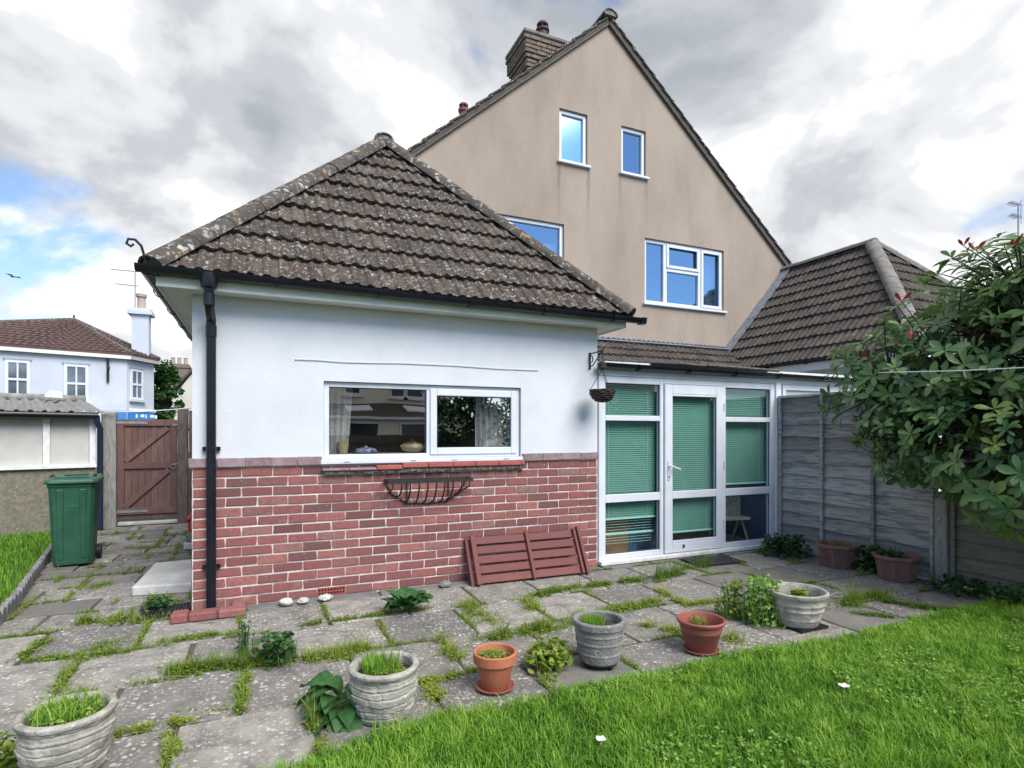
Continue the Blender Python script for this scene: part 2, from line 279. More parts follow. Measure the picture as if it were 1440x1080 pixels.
# ------------------------------------------------------------------ mesh helpers
WL = {}                                        # world location of every parent
class MB:
    def __init__(s): s.v = []; s.f = []; s.m = []; s.T = Matrix.Identity(4); s.mi = 0
    def add(s, vs, fs):
        b = len(s.v); s.v += [tuple(s.T @ Vector(p)) for p in vs]
        s.f += [[b+i for i in f] for f in fs]; s.m += [s.mi]*len(fs); return s
    def box(s, a, b):
        x0,y0,z0 = a; x1,y1,z1 = b
        return s.add([(x0,y0,z0),(x1,y0,z0),(x1,y1,z0),(x0,y1,z0),(x0,y0,z1),(x1,y0,z1),(x1,y1,z1),(x0,y1,z1)],
                     [(0,3,2,1),(4,5,6,7),(0,1,5,4),(1,2,6,5),(2,3,7,6),(3,0,4,7)])
    def beam(s, a, b, w, h, up=(0,0,1)):       # rectangular bar from a to b
        a = Vector(a); b = Vector(b); d = (b-a).normalized(); x = d.cross(Vector(up))
        if x.length < 1e-4: x = d.cross(Vector((1,0,0)))
        x.normalize(); y = x.cross(d); P = []
        for q in (a, b):
            for i, j in ((-1,-1),(1,-1),(1,1),(-1,1)): P.append(q + x*(i*w/2) + y*(j*h/2))
        return s.add(P, [(3,2,1,0),(4,5,6,7),(0,1,5,4),(1,2,6,5),(2,3,7,6),(3,0,4,7)])
    def tube(s, pts, r, n=8, caps=True):
        pts = [Vector(p) for p in pts]; k = len(pts); rs = r if isinstance(r, (list, tuple)) else [r]*k
        P = []; Fs = []; ref = None
        for i, p in enumerate(pts):
            d = (pts[min(i+1,k-1)] - pts[max(i-1,0)]).normalized()
            if ref is None: ref = d.orthogonal().normalized()
            x = (ref - d*ref.dot(d)).normalized(); ref = x; y = d.cross(x)
            for j in range(n):
                a = 2*math.pi*j/n; P.append(p + (x*math.cos(a)+y*math.sin(a))*rs[i])
        for i in range(k-1):
            for j in range(n): Fs.append((i*n+j, i*n+(j+1)%n, (i+1)*n+(j+1)%n, (i+1)*n+j))
        if caps: Fs += [tuple(range(n))[::-1], tuple((k-1)*n+j for j in range(n))]
        return s.add(P, Fs)
    def lathe(s, prof, n=32, c=(0,0,0), sides=None, rot=0, fn=None):
        n = sides or n; P = []; Fs = []; k = len(prof)
        for i, (r, z) in enumerate(prof):
            for j in range(n):
                a = 2*math.pi*j/n + rot
                rr, z2 = (r, z) if fn is None else fn(r, z, a, i)
                P.append((c[0]+rr*math.cos(a), c[1]+rr*math.sin(a), c[2]+z2))
        for i in range(k-1):
            for j in range(n): Fs.append((i*n+j, i*n+(j+1)%n, (i+1)*n+(j+1)%n, (i+1)*n+j))
        Fs += [tuple(range(n))[::-1], tuple((k-1)*n+j for j in range(n))]
        return s.add(P, Fs)
    def prism(s, poly, d):                     # planar polygon extruded by vector d
        k = len(poly); d = Vector(d); P = [Vector(p) for p in poly]; P += [p+d for p in P]
        return s.add(P, [tuple(range(k))[::-1], tuple(range(k, 2*k))] + [(i, (i+1)%k, k+(i+1)%k, k+i) for i in range(k)])
    def build(s, name, mat, parent=None, smooth=False, bevel=0, loc=None, rnd=None, fixn=True):
        me = D.meshes.new(name); v = np.array(s.v, dtype=float)
        if loc is None:
            lo = v.min(0); hi = v.max(0); loc = Vector(((lo[0]+hi[0])/2, (lo[1]+hi[1])/2, lo[2]))
        else: loc = Vector(loc)
        me.from_pydata([tuple(p) for p in (v-np.array(loc))], [], s.f)
        for m in (mat if isinstance(mat, (list, tuple)) else [mat]): me.materials.append(m)
        if any(s.m): me.polygons.foreach_set('material_index', s.m)
        if fixn or bevel:
            bm = bmesh.new(); bm.from_mesh(me)
            if fixn: bmesh.ops.recalc_face_normals(bm, faces=bm.faces)
            if bevel:
                es = [e for e in bm.edges if len(e.link_faces) == 2 and e.calc_face_angle(0) > .6]
                bmesh.ops.bevel(bm, geom=es, offset=bevel, segments=1, profile=.5, affect='EDGES', clamp_overlap=True)
            bm.to_mesh(me); bm.free()
        if smooth:
            me.polygons.foreach_set('use_smooth', [True]*len(me.polygons))
            me.set_sharp_from_angle(angle=R(40))
        return link(name, me, loc, parent)
def link(name, me, loc, parent=None, basis=None):
    o = D.objects.new(name, me); COL.objects.link(o)
    if basis is not None: o.matrix_basis = basis; loc = basis.translation
    else: o.location = loc
    if parent is not None:
        o.parent = parent; o.matrix_parent_inverse = Matrix.Translation(-WL[parent.name])
    WL[o.name] = Vector(loc).copy()
    return o
def thing(name, loc, label, cat, group=None):
    e = D.objects.new(name, None); COL.objects.link(e); e.location = loc; e.empty_display_size = .2
    WL[e.name] = Vector(loc); tag(e, label, cat, group); return e
def sub(name, parent, loc=None):               # an Empty for a part that carries pieces
    e = D.objects.new(name, None); COL.objects.link(e); e.empty_display_size = .1
    loc = Vector(loc) if loc is not None else WL[parent.name]
    e.location = loc; e.parent = parent; e.matrix_parent_inverse = Matrix.Translation(-WL[parent.name]); WL[e.name] = Vector(loc); return e
def tag(o, label=None, cat=None, group=None, kind=None):
    if label: o['label'] = label
    if cat: o['category'] = cat
    if group: o['group'] = group
    if kind: o['kind'] = kind
    return o
def raw(name, verts, faces, mat, parent=None, rnd=None, smooth=False):
    """big meshes from numpy: verts (n,3), faces (m,k) one size, rnd per-vertex value"""
    me = D.meshes.new(name); n = len(verts); m, k = faces.shape
    me.vertices.add(n); me.vertices.foreach_set('co', verts.astype(np.float32).ravel())
    me.loops.add(m*k); me.loops.foreach_set('vertex_index', faces.astype(np.int32).ravel())
    me.polygons.add(m); me.polygons.foreach_set('loop_start', np.arange(0, m*k, k, dtype=np.int32))
    me.update(calc_edges=True); me.validate()
    if rnd is not None:
        a = me.attributes.new('rnd', 'FLOAT', 'POINT'); a.data.foreach_set('value', rnd.astype(np.float32))
    if smooth: me.polygons.foreach_set('use_smooth', [True]*len(me.polygons))
    me.materials.append(mat); return link(name, me, (0,0,0), parent)
def blades(P, H, Wd, lean, rnd, az=None):
    """grass blades: P (n,3) roots -> verts, tri faces, rnd"""
    n = len(P); az = np.random.rand(n)*2*np.pi if az is None else az
    d = np.stack([np.cos(az), np.sin(az), 0*az], 1); s = np.stack([-np.sin(az), np.cos(az), 0*az], 1)
    z = np.array([0,0,1.0]); H = H[:,None]; Wd = Wd[:,None]; ln = lean[:,None]
    a = P - s*Wd; b = P + s*Wd
    mpt = P + z*H*.55 + d*H*ln*.35; c = mpt - s*Wd*.75; e = mpt + s*Wd*.75
    tip = P + z*H*(1-.25*ln) + d*H*ln
    V = np.stack([a, b, c, e, tip], 1).reshape(-1, 3)
    o = (np.arange(n)*5)[:,None]
    Fc = np.concatenate([o+[0,1,3], o+[0,3,2], o+[2,3,4]], 0)
    return V, Fc, np.repeat(rnd, 5)
def leaflets(P, size, rnd, tilt=.5, up=None):
    """small round-ish leaves as 6-gon fans of quads: P (n,3) centres"""
    n = len(P); az = np.random.rand(n)*2*np.pi; tl = (np.random.rand(n)-.5)*2*tilt; tl2 = (np.random.rand(n)-.5)*2*tilt
    x = np.stack([np.cos(az)*np.cos(tl), np.sin(az)*np.cos(tl), np.sin(tl)], 1)
    y = np.stack([-np.sin(az)*np.cos(tl2), np.cos(az)*np.cos(tl2), np.sin(tl2)], 1)
    sz = size[:,None]; V = []
    for (i, j) in ((-.9,0), (-.35,.62), (.5,.6), (1,0), (.5,-.6), (-.35,-.62)): V.append(P + x*sz*i + y*sz*j)
    V = np.stack(V, 1).reshape(-1, 3); o = (np.arange(n)*6)[:,None]
    Fc = np.concatenate([o+[0,1,2], o+[0,2,3], o+[0,3,4], o+[0,4,5]], 0)
    return V, Fc, np.repeat(rnd, 6)
def merge(parts):
    Vs = []; Fs = []; Rs = []; b = 0
    for V, Fc, r in parts: Vs.append(V); Fs.append(Fc+b); Rs.append(r); b += len(V)
    return np.concatenate(Vs), np.concatenate(Fs), np.concatenate(Rs)

# ------------------------------------------------------------------ GROUND
mb = MB(); mb.add([(-600,-600,-.09),(600,-600,-.09),(600,600,-.09),(-600,600,-.09)], [(0,1,2,3)])
tag(mb.build('ground', m_ground, loc=(0,0,-.09)), kind='structure')
mb = MB(); mb.box((-1.75,-2.75,-.085), (6.55,5.5,-.012))
patio = tag(mb.build('patio', m_joint, loc=(0,0,0)), kind='structure')
def slab(x0, x1, y0, y1, mat, z=0.0, th=.05, tilt=.004):
    g = .011; cx, cy = (x0+x1)/2, (y0+y1)/2
    pts = []
    for (x, y) in ((x0+g,y0+g), (x1-g,y0+g), (x1-g,y1-g), (x0+g,y1-g)):
        pts.append((x+random.uniform(-.007,.007), y+random.uniform(-.007,.007)))
    dz = [z+random.uniform(-tilt, tilt) for _ in range(4)]
    m = MB(); m.add([(p[0],p[1],z-th) for p in pts]+[(p[0],p[1],dz[i]) for i, p in enumerate(pts)],
          [(3,2,1,0),(4,5,6,7),(0,1,5,4),(1,2,6,5),(2,3,7,6),(3,0,4,7)])
    return m.build('slab', mat, patio, bevel=.007)
rowsY = [(-2.70,-2.03,.13), (-2.03,-1.41,.41), (-1.41,-.79,-.535), (-.79,-.17,-.88)]
for ri, (y0, y1, off) in enumerate(rowsY):
    x = off - .62*4
    while x < 6.5:
        x0, x1 = max(x, -1.72), min(x+.62, 6.52)
        if x1-x0 > .12:
            plain = (x0 > 4.1 and random.random() < .8) or random.random() < .12
            slab(x0, x1, y0, y1, m_slab2 if plain else m_slab)
        x += .62
x = -.02                                        # narrow course against the wall
while x < 6.5:
    w = random.choice((.62,.75,.5)); slab(x, min(x+w, 6.5), -.17, (-.01 if x < 3.9 else -.01), m_darkconc, z=.006)
    x += w
y = -.17; k = 0
while y < 5.15:                                  # side path to the gate
    hgt = random.choice((.40,.46,.52)); xk = -1.32-.18*max(0,(y-.2))/1.2 if y > 0 else -1.7
    cut = [max(xk,-1.74), -1.02+.3*math.sin(k*2.1), -.45+.2*math.sin(k*1.3), -.015]
    for i in range(3):
        if cut[i+1]-cut[i] > .1: slab(cut[i], cut[i+1], y, min(y+hgt,5.18), random.choice((m_slab, m_slab2, m_slab)), tilt=.008)
    y += hgt; k += 1

# ------------------------------------------------------------------ ROOF TILES
TW, TP, TL = .236, .314, .375                   # cover width, gauge, length
prof = [(0,.020),(.06,.021),(.14,.004),(.34,.002),(.42,.019),(.50,.023),(.58,.019),(.66,.003),(.86,.002),(.94,.019),(1.02,.0235)]
def tile_geo(w=TW, L=TL):
    V = []; F = []; n = len(prof)
    for (v, lift) in ((0,.046), (L,.002)):
        for (u, h) in prof: V.append((u*w, v, h+lift))
    for i in range(n-1): F.append((i, i+1, n+i+1, n+i))
    for (u, h) in prof: V.append((u*w, .006, h*.6+.046-.034))
    for i in range(n-1): F.append((2*n+i, 2*n+i+1, i+1, i))
    return V, F
TILE_ME = {}
def tile_mesh(mat):
    if mat.name not in TILE_ME:
        V, F = tile_geo(); me = D.meshes.new('tile'); me.from_pydata(V, [], F); me.materials.append(mat); TILE_ME[mat.name] = me
    return TILE_ME[mat.name]
def roof_face(roof, o, u, v, poly, mat, individual=True, under=None, off=0):
    """o eave origin, u along the eave, v up the slope (u x v points out); poly convex, ccw, in (u,v) metres"""
    o = Vector(o); u = Vector(u).normalized(); v = Vector(v).normalized(); n = u.cross(v)
    B = Matrix((( u.x, v.x, n.x, o.x), (u.y, v.y, n.y, o.y), (u.z, v.z, n.z, o.z), (0,0,0,1)))
    mb = MB(); mb.prism([o+u*a+v*b-n*.012 for a, b in poly], -n*.05); mb.build('roof_deck', under or m_mortdk, roof)
    def inside(a, b):
        return all((poly[(i+1)%len(poly)][0]-p[0])*(b-p[1]) - (poly[(i+1)%len(poly)][1]-p[1])*(a-p[0]) > -1e-6 for i, p in enumerate(poly))
    vmax = max(p[1] for p in poly); umin = min(p[0] for p in poly); umax = max(p[0] for p in poly)
    joined = bmesh.new(); V, F = tile_geo()
    r = 0
    while r*TP < vmax:
        a = umin - random.uniform(0, .03) + off
        while a < umax:
            vv = r*TP; cs = [(a,vv),(a+TW*1.03,vv),(a+TW*1.03,vv+TL),(a,vv+TL)]; ins = [inside(*c) for c in cs]
            jt = random.uniform(-.004,.004) - (.012 if random.random() < .08 else 0); rz = random.uniform(-.012,.012)
            L = Matrix.Translation((a, vv+jt, random.uniform(0,.009))) @ Matrix.Rotation(rz, 4, 'Z')
            if all(ins) and individual:
                link('tile', tile_mesh(mat), None, roof, B @ L)
            else:
                bm = bmesh.new(); vs = [bm.verts.new(L @ Vector(p)) for p in V]
                for f in F: bm.faces.new([vs[i] for i in f])
                for i, p in enumerate(poly):
                    q = poly[(i+1)%len(poly)]; e = Vector((q[0]-p[0], q[1]-p[1], 0)); nn = Vector((e.y, -e.x, 0))
                    if e.x > .9*e.length and p[1] < .01: continue          # eave edge: let tiles overhang
                    bmesh.ops.bisect_plane(bm, geom=bm.verts[:]+bm.edges[:]+bm.faces[:], plane_co=(p[0],p[1],0), plane_no=nn, clear_outer=True)
                if len(bm.faces) >= 3:
                    if individual:
                        me = D.meshes.new('tile'); bm.to_mesh(me); me.materials.append(mat); link('tile', me, None, roof, B.copy())
                    else:
                        t2 = D.meshes.new('tmp'); bm.to_mesh(t2); joined.from_mesh(t2); D.meshes.remove(t2)
                bm.free()
            a += TW
        r += 1
    if not individual and len(joined.faces):
        me = D.meshes.new('roof_tiles'); joined.to_mesh(me); me.materials.append(mat)
        tag(link('roof_tiles', me, None, roof, B.copy()), kind='stuff')
    joined.free()
def hip_run(roof, a, b, mat, r=.115, seg=.42, name='hip_tile', flat=.75):
    """half-round capping tiles laid from a (low) to b (high)"""
    a = Vector(a); b = Vector(b); d = (b-a); L = d.length; d.normalize(); x = d.cross(UP).normalized(); y = x.cross(d)
    k = max(1, round(L/seg)); s = L/k
    for i in range(k):
        p0 = a + d*(i*s-.02); p1 = a + d*((i+1)*s+.015); m = MB(); P = []; n = 9; j0 = random.uniform(-.006,.006)
        for (p, rr) in ((p0, r*1.035), (p1, r*.985)):
            for rad in (rr, rr-.022):
                for j in range(n):
                    t = math.pi*(j/(n-1))*1.06 - .03*math.pi; wb = 1+.05*mnoise.noise((p+x*math.cos(t)*.3)*5)
                    P.append(p + x*(rad*wb*math.cos(t)+j0) + y*(rad*wb*math.sin(t)*flat))
        Fs = []
        for j in range(n-1):
            Fs += [(j, j+1, 2*n+j+1, 2*n+j), (n+j, 3*n+j, 3*n+j+1, n+j+1), (j, n+j, n+j+1, j+1), (2*n+j, 2*n+j+1, 3*n+j+1, 3*n+j)]
        Fs += [(0, 2*n, 3*n, n), (n-1, 2*n-1, 4*n-1, 3*n-1)]
        m.add(P, Fs); m.build(name, mat, roof, smooth=True)
    m = MB(); m.prism([a+d*.0+x*(r*.93*math.cos(math.pi*j/10))+y*(r*.93*flat*math.sin(math.pi*j/10)) for j in range(11)], d*.3); m.build('mortar_plug', m_hip2, roof)

# ------------------------------------------------------------------ REAR EXTENSION (white over brick)
XF = 6.563; XW = 3.836; RUN = 2.168; ZE, ZR = 2.66, 5.03; GY = 3.93
SL = math.hypot(RUN, ZR-ZE)
ext = thing('house_extension', (XW/2, 2, 0), 'hipped kitchen extension with white render over red brick and lichened tiles', 'house')
wx0, wx1, wz0, wz1 = 1.015, 2.928, 1.165, 1.897
wl_ = MB(); T = .25; zb = 1.19; zt = 2.60
wl_.box((0,0,zb), (wx0,T,zt)); wl_.box((wx1,0,zb), (XW,T,zt)); wl_.box((wx0,0,wz1), (wx1,T,zt))
wl_.box((0,T,zb), (T,GY,zt)); wl_.box((XW-T,T,zb), (XW,GY,zt))
wl_.build('rendered_wall', m_white, ext)
low = MB(); low.box((0,0,-.08), (wx0,T,zb)); low.box((wx0,0,-.08), (wx1,T,wz0-.01)); low.box((wx1,0,-.08), (XW,T,zb))
low.box((0,T,-.08), (T,GY,zb)); low.box((XW-T,T,-.08), (XW,GY,zb))
brickwall = low.build('brick_wall', m_mortar, ext)
def brick_me(L, h, dp, mat, seed):
    rr = random.Random(seed); m = MB(); m.box((0,0,0), (L,dp,h)); me = D.meshes.new('brick')
    me.from_pydata(m.v, [], m.f); me.materials.append(mat); bm = bmesh.new(); bm.from_mesh(me)
    bmesh.ops.bevel(bm, geom=bm.edges[:], offset=.004, segments=1, affect='EDGES')
    for vtx in bm.verts: vtx.co += Vector((rr.uniform(-.0045,.0045), rr.uniform(-.002,.002), rr.uniform(-.0032,.0032)))
    bmesh.ops.recalc_face_normals(bm, faces=bm.faces); bm.to_mesh(me); bm.free(); return me
CH, BL = .0825, .2398
BM = {}
def get_brick(L, mat=None, h=.067):
    mat = mat or m_brick
    k = (round(L, 2), mat.name, h, random.randrange(4))
    if k not in BM: BM[k] = brick_me(k[0], h, .04, mat, hash(k) & 0xffff)
    return BM[k]
for c in range(14):
    z = c*CH + .005; st_ = -.12 if c % 2 else 0.0
    edges = [0.0]; x = (BL/2 if c % 2 else BL)
    while x < XW - .06: edges.append(x); x += BL
    edges.append(XW)
    for a, b in zip(edges[:-1], edges[1:]):
        if c == 0 and a < 1.08 and b > 1.08: pass
        L = b-a-.0145
        if c == 0 and .72+.24 <= a+.02 < 1.19: continue      # the airbrick sits here
        link('brick', get_brick(L), None, brickwall,
             Matrix.Translation((a+.006+random.uniform(-.002,.002), -.009+random.uniform(-.002,.002), z+random.uniform(-.0015,.0015))) @ Matrix.Rotation(random.uniform(-.004,.004), 4, 'Y'))
sb = MB()                                        # the bricks round the corner, on the path side
for c in range(14):
    y = (.12 if c % 2 else .0)
    while y < GY-.25:
        sb.box((-.008, y+.006, c*CH+.006), (.03, min(y+BL,GY)-.006, c*CH+.0755)); y += BL
tag(sb.build('side_bricks', m_brick, brickwall), kind='stuff')
x = -.02                                         # purple capping bricks
for (a, b) in ((-.022, 1.0), (2.94, XW-.004)):
    k = round((b-a)/.225); w = (b-a)/k
    for i in range(k):
        L = w-.004
        link('capping_brick', get_brick(L, m_capbrick, .073), None, brickwall, Matrix.Translation((a+i*w, -.034+random.uniform(-.004,.004), 1.157+random.uniform(-.002,.002))))
cs = MB(); cs.box((-.03,.03,1.157), (-.005,GY,1.229)); cs.build('side_capping', m_capbrick, brickwall)
# airbrick
ab = sub('airbrick', brickwall, (1.08,-.01,.006))
m = MB()
xs = np.linspace(.966, 1.194, 10); zs = (.006,.030,.050,.074)
m.box((.966,-.004,.006),(1.194,.02,.010)); m.box((.966,-.012,.006),(1.194,-.004,.016)); m.box((.966,-.012,.066),(1.194,-.004,.076)); m.box((.966,-.012,.036),(1.194,-.004,.046))
for xx in xs: m.box((xx-.005,-.0125,.0062),(xx+.005,-.0042,.0758))
m.build('airbrick_grille', m_air, ab)
m = MB(); m.box((.966,-.003,.012),(1.194,.02,.074)); m.build('airbrick_void', m_dark, ab)
# soffit, fascia
OV = .2
sf = MB(); sf.box((-OV,-OV,2.565),(XW+OV,-.001,2.58)); sf.box((-OV,0.0,2.565),(-.001,GY,2.58)); sf.box((XW+.001,0,2.565),(XW+OV,GY,2.58))
sf.build('soffit', m_fascia, ext)
fa = MB(); fa.box((-OV-.02,-OV-.02,2.552),(XW+OV+.02,-OV-.0005,2.665)); fa.box((-OV-.02,-OV,2.552),(-OV-.0005,GY,2.665)); fa.box((XW+OV+.0005,-OV,2.552),(XW+OV+.02,GY,2.665))
fa.build('fascia', m_fascia, ext, bevel=.004)
def gutter(parent, a, b, r=.055, name='gutter', ends=True):
    a = Vector(a); b = Vector(b); d = (b-a).normalized(); x = d.cross(UP).normalized(); m = MB(); n = 9; P = []; Fs = []
    for p in (a, b):
        for rad in (r, r-.006):
            for j in range(n):
                t = math.pi + math.pi*j/(n-1); P.append(p + x*rad*math.cos(t) + UP*rad*math.sin(t))
    for j in range(n-1):
        Fs += [(j,j+1,2*n+j+1,2*n+j), (n+j,3*n+j,3*n+j+1,n+j+1)]
    Fs += [(0,2*n,3*n,n),(n-1,2*n-1,4*n-1,3*n-1)]
    if ends: Fs += [tuple(range(n)), tuple(range(2*n,3*n))]
    m.add(P, Fs); return m.build(name, m_gutter, parent, smooth=True)
def gutter_bracket(parent, p, d):
    m = MB(); p = Vector(p); d = Vector(d); x = d.cross(UP).normalized(); pts = [p + x*.061*math.cos(math.pi+math.pi*j/8) + UP*.061*math.sin(math.pi+math.pi*j/8) for j in range(9)]
    for i in range(8): m.beam(pts[i], pts[i+1], .035, .007, up=d.cross(pts[i+1]-pts[i]))
    m.build('gutter_bracket', m_gutter, parent)
gz = 2.685; gy_ = -OV-.08
g1 = gutter(ext, (-.34,gy_,gz), (4.20,gy_,gz-.035))
for xx in (.62,1.45,2.28,3.05,3.85): gutter_bracket(g1, (xx, gy_, gz-.035*(xx+.34)/4.54), (1,0,0))
g2 = gutter(ext, (-OV-.08,gy_+.06,gz), (-OV-.08,GY,gz-.02))
for yy in (.5,1.3,2.1,2.9,3.6): gutter_bracket(g2, (-OV-.08, yy, gz-.01), (0,1,0))
m = MB(); m.prism([(4.18,gy_-.057,gz-.03),(4.18,gy_+.057,gz-.03),(4.18,gy_+.04,gz-.095),(4.18,gy_-.04,gz-.095)], (.06,0,0)); m.build('gutter_end', m_gutter, g1)
m = MB(); m.lathe([(.02,0),(.055,.01),(.062,.05),(.062,.12)], 14, (.141,gy_,gz-.135)); m.build('gutter_outlet', m_gutter, g1, smooth=True)
# downpipe
dpx = .141; m = MB(); m.tube([(dpx,gy_,2.57),(dpx,gy_,2.49),(dpx,gy_+.05,2.42),(dpx,-.075,2.36),(dpx,-.06,2.27),(dpx,-.06,.03)], .036, 14)
dp = m.build('downpipe', m_gutter, ext, smooth=True)
for z in (2.47,2.26): m = MB(); m.tube([(dpx,-.06 if z < 2.3 else gy_,z-.045),(dpx,-.06 if z < 2.3 else gy_,z+.045)], .041, 14); m.build('pipe_collar', m_gutter, dp, smooth=True)
for z in (1.31,.35): m = MB(); m.box((dpx-.065,-.035,z-.016),(dpx+.065,-.011,z+.016)); m.tube([(dpx,-.06,z-.016),(dpx,-.06,z+.016)], .0395, 14); m.build('pipe_clip', m_gutter, dp)
# roof
roof = sub('roof', ext, (XW/2,1.9,ZE))
AX = XW/2; AP = Vector((AX, -.25+RUN, ZR)); BK = Vector((AX, GY, ZR))
roof_face(roof, (-.25,-.25,ZE), (1,0,0), (0,RUN,ZR-ZE), [(0,0),(2*RUN,0),(RUN,SL)], m_tile)
roof_face(roof, (4.086,-.25,ZE), (0,1,0), (-RUN,0,ZR-ZE), [(0,0),(GY+.25,0),(GY+.25,SL),(RUN,SL)], m_tile, individual=False)
roof_face(roof, (-.25,GY,ZE), (0,-1,0), (RUN,0,ZR-ZE), [(0,0),(GY+.25,0),(GY+.25-RUN,SL),(0,SL)], m_tile, individual=False)
hip_run(roof, (-.24,-.24,ZE+.035), AP+Vector((0,0,.035)), m_hip, r=.118)
hip_run(roof, (4.076,-.24,ZE+.035), AP+Vector((0,0,.035)), m_hip, r=.118)
hip_run(roof, AP+Vector((0,-.05,.05)), BK+Vector((0,0,.05)), m_hip, r=.118, name='ridge_tile')
m = MB(); hook = [(-.27,-.27,2.70),(-.285,-.285,2.76),(-.30,-.30,2.82),(-.335,-.32,2.855),(-.375,-.335,2.85),(-.385,-.34,2.815),(-.36,-.33,2.80),(-.345,-.32,2.82)]
m.tube(hook, .010, 6); m.build('hip_iron', m_iron, roof, smooth=True)
# kitchen window
kw = sub('kitchen_window', ext, ((wx0+wx1)/2, .05, wz0))
def frame_rect(m, x0, x1, z0, z1, y0, y1, w):
    m.box((x0,y0,z0),(x0+w,y1,z1)); m.box((x1-w,y0,z0),(x1,y1,z1)); m.box((x0+w,y0,z0),(x1-w,y1,z0+w)); m.box((x0+w,y0,z1-w),(x1-w,y1,z1))
fy0, fy1 = .035, .105
m = MB(); frame_rect(m, wx0+.004, wx1-.004, wz0+.035, wz1-.004, fy0, fy1, .045); m.box((1.953,fy0,wz0+.08),(1.993,fy1,wz1-.049)); m.build('window_frame', m_upvc, kw, bevel=.004)
m = MB(); frame_rect(m, 1.985, wx1-.036, wz0+.066, wz1-.036, fy0-.018, fy0+.03, .066); m.build('casement', m_upvc, kw, bevel=.006)
def pane(parent, x0, x1, z0, z1, y, mat, name='pane', th=.006):
    m = MB(); m.add([(x0,y,z0),(x1,y,z0),(x1,y,z1),(x0,y,z1)], [(0,1,2,3)]); return m.build(name, mat, parent, fixn=False)
def gasket(parent, x0, x1, z0, z1, y, w=.008):
    m = MB(); frame_rect(m, x0, x1, z0, z1, y-.003, y+.004, w); m.build('gasket', m_seal, parent)
pane(kw, 1.062, 1.952, wz0+.082, wz1-.05, .06, g_kit); pane(kw, 2.053, 2.826, wz0+.134, wz1-.104, .045, g_kit)
gasket(kw, 1.06, 1.954, wz0+.078, wz1-.047, .052); gasket(kw, 2.05, 2.829, wz0+.13, wz1-.101, .037)
m = MB(); m.box((wx0-.03,-.045,wz0-.004),(wx1+.005,fy0+.02,wz0+.034)); m.build('window_sill', m_upvc, kw, bevel=.006)
m = MB()
for xx in (1.18, 1.78, 2.18, 2.72): m.box((xx,-.047,wz0+.012),(xx+.05,-.044,wz0+.017))
m.build('drain_slot', m_seal, kw)
# red tile sill under it, broken at one end
x = wx0-.02; i = 0
while x < wx1-.02:
    w = min(.235 + random.uniform(-.01,.01), wx1+.01-x); bz = 1.118 if x > 1.5 else 1.105
    m = MB(); m.box((x+.002,-.075-random.uniform(0,.008),bz),(x+w-.002,-.004,bz+(.040 if x > 1.25 else .022))); m.build('sill_tile', m_redtile if x > 1.25 else m_capbrick, kw, bevel=.005); x += w; i += 1
m = MB(); x = wx0-.02; k = 0
while x < wx1-.0:                                # ragged mortar bed under the sill
    w = .03; m.box((x,-.052-random.uniform(0,.012),1.108-random.uniform(.02,.034)),(x+w-.001,-.011,1.117 if x > 1.5 else 1.104)); x += w
tag(m.build('mortar_bed', m_mortdk, kw), kind='stuff')
# room behind the window
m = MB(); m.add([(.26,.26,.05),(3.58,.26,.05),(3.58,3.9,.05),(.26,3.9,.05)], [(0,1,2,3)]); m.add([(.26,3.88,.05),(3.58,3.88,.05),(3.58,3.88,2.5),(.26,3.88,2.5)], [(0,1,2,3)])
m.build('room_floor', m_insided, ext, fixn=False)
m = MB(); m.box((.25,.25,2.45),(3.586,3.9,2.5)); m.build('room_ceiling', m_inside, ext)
m = MB(); m.box((wx0-.05,.107,1.13),(wx1+.05,.40,1.16)); m.box((wx0+.001,.106,1.1605),(wx1-.001,.252,1.249)); m.build('inner_sill', m_upvc, ext)

# ------------------------------------------------------------------ NEIGHBOUR'S MIRRORED EXTENSION
nb = thing('house_extension', (2*XF-XW/2, 2, 0), 'neighbouring hipped extension with clean brown tiles beyond the grey fence', 'house')
mxr = lambda x: 2*XF-x
m = MB(); m.box((mxr(XW),0,-.08),(mxr(0),T,2.6)); m.box((mxr(XW),T,-.08),(mxr(XW)+T,GY,2.6)); m.box((mxr(T),T,-.08),(mxr(0),GY,2.6)); m.build('rendered_wall', m_white, nb)
m = MB(); m.box((mxr(XW)-OV,-OV,2.565),(mxr(0)+OV,-.001,2.58)); m.box((mxr(XW)-OV,0,2.565),(mxr(XW)-.001,GY-.95,2.58)); m.build('soffit', m_fascia, nb)
m = MB(); m.box((mxr(XW)-OV-.02,-OV-.02,2.50),(mxr(XW)-OV-.0005,GY-.9,2.665)); m.box((mxr(XW)-OV,-OV-.02,2.50),(mxr(0)+OV,-OV-.0005,2.665)); m.build('fascia', m_upvc, nb)
ng = gutter(nb, (mxr(XW)-OV-.075,-.3,2.675), (mxr(XW)-OV-.075,GY-.9,2.685))
for yy in (0,.8,1.6,2.4): gutter_bracket(ng, (mxr(XW)-OV-.075, yy, 2.678), (0,1,0))
nroof = sub('roof', nb, (mxr(AX),1.9,ZE)); ex = mxr(4.086)
roof_face(nroof, (ex,GY,ZE), (0,-1,0), (RUN,0,ZR-ZE), [(0,0),(GY+.25,0),(GY+.25-RUN,SL),(0,SL)], m_tile2)
roof_face(nroof, (ex,-.25,ZE), (1,0,0), (0,RUN,ZR-ZE), [(0,0),(2*RUN,0),(RUN,SL)], m_tile2)
roof_face(nroof, (mxr(-.25),-.25,ZE), (0,1,0), (-RUN,0,ZR-ZE), [(0,0),(GY+.25,0),(GY+.25,SL),(RUN,SL)], m_tile2, individual=False)
NAP = Vector((mxr(AX), AP.y, ZR))
hip_run(nroof, (ex+.01,-.24,ZE+.03), NAP+Vector((0,0,.03)), m_hip2, r=.12)
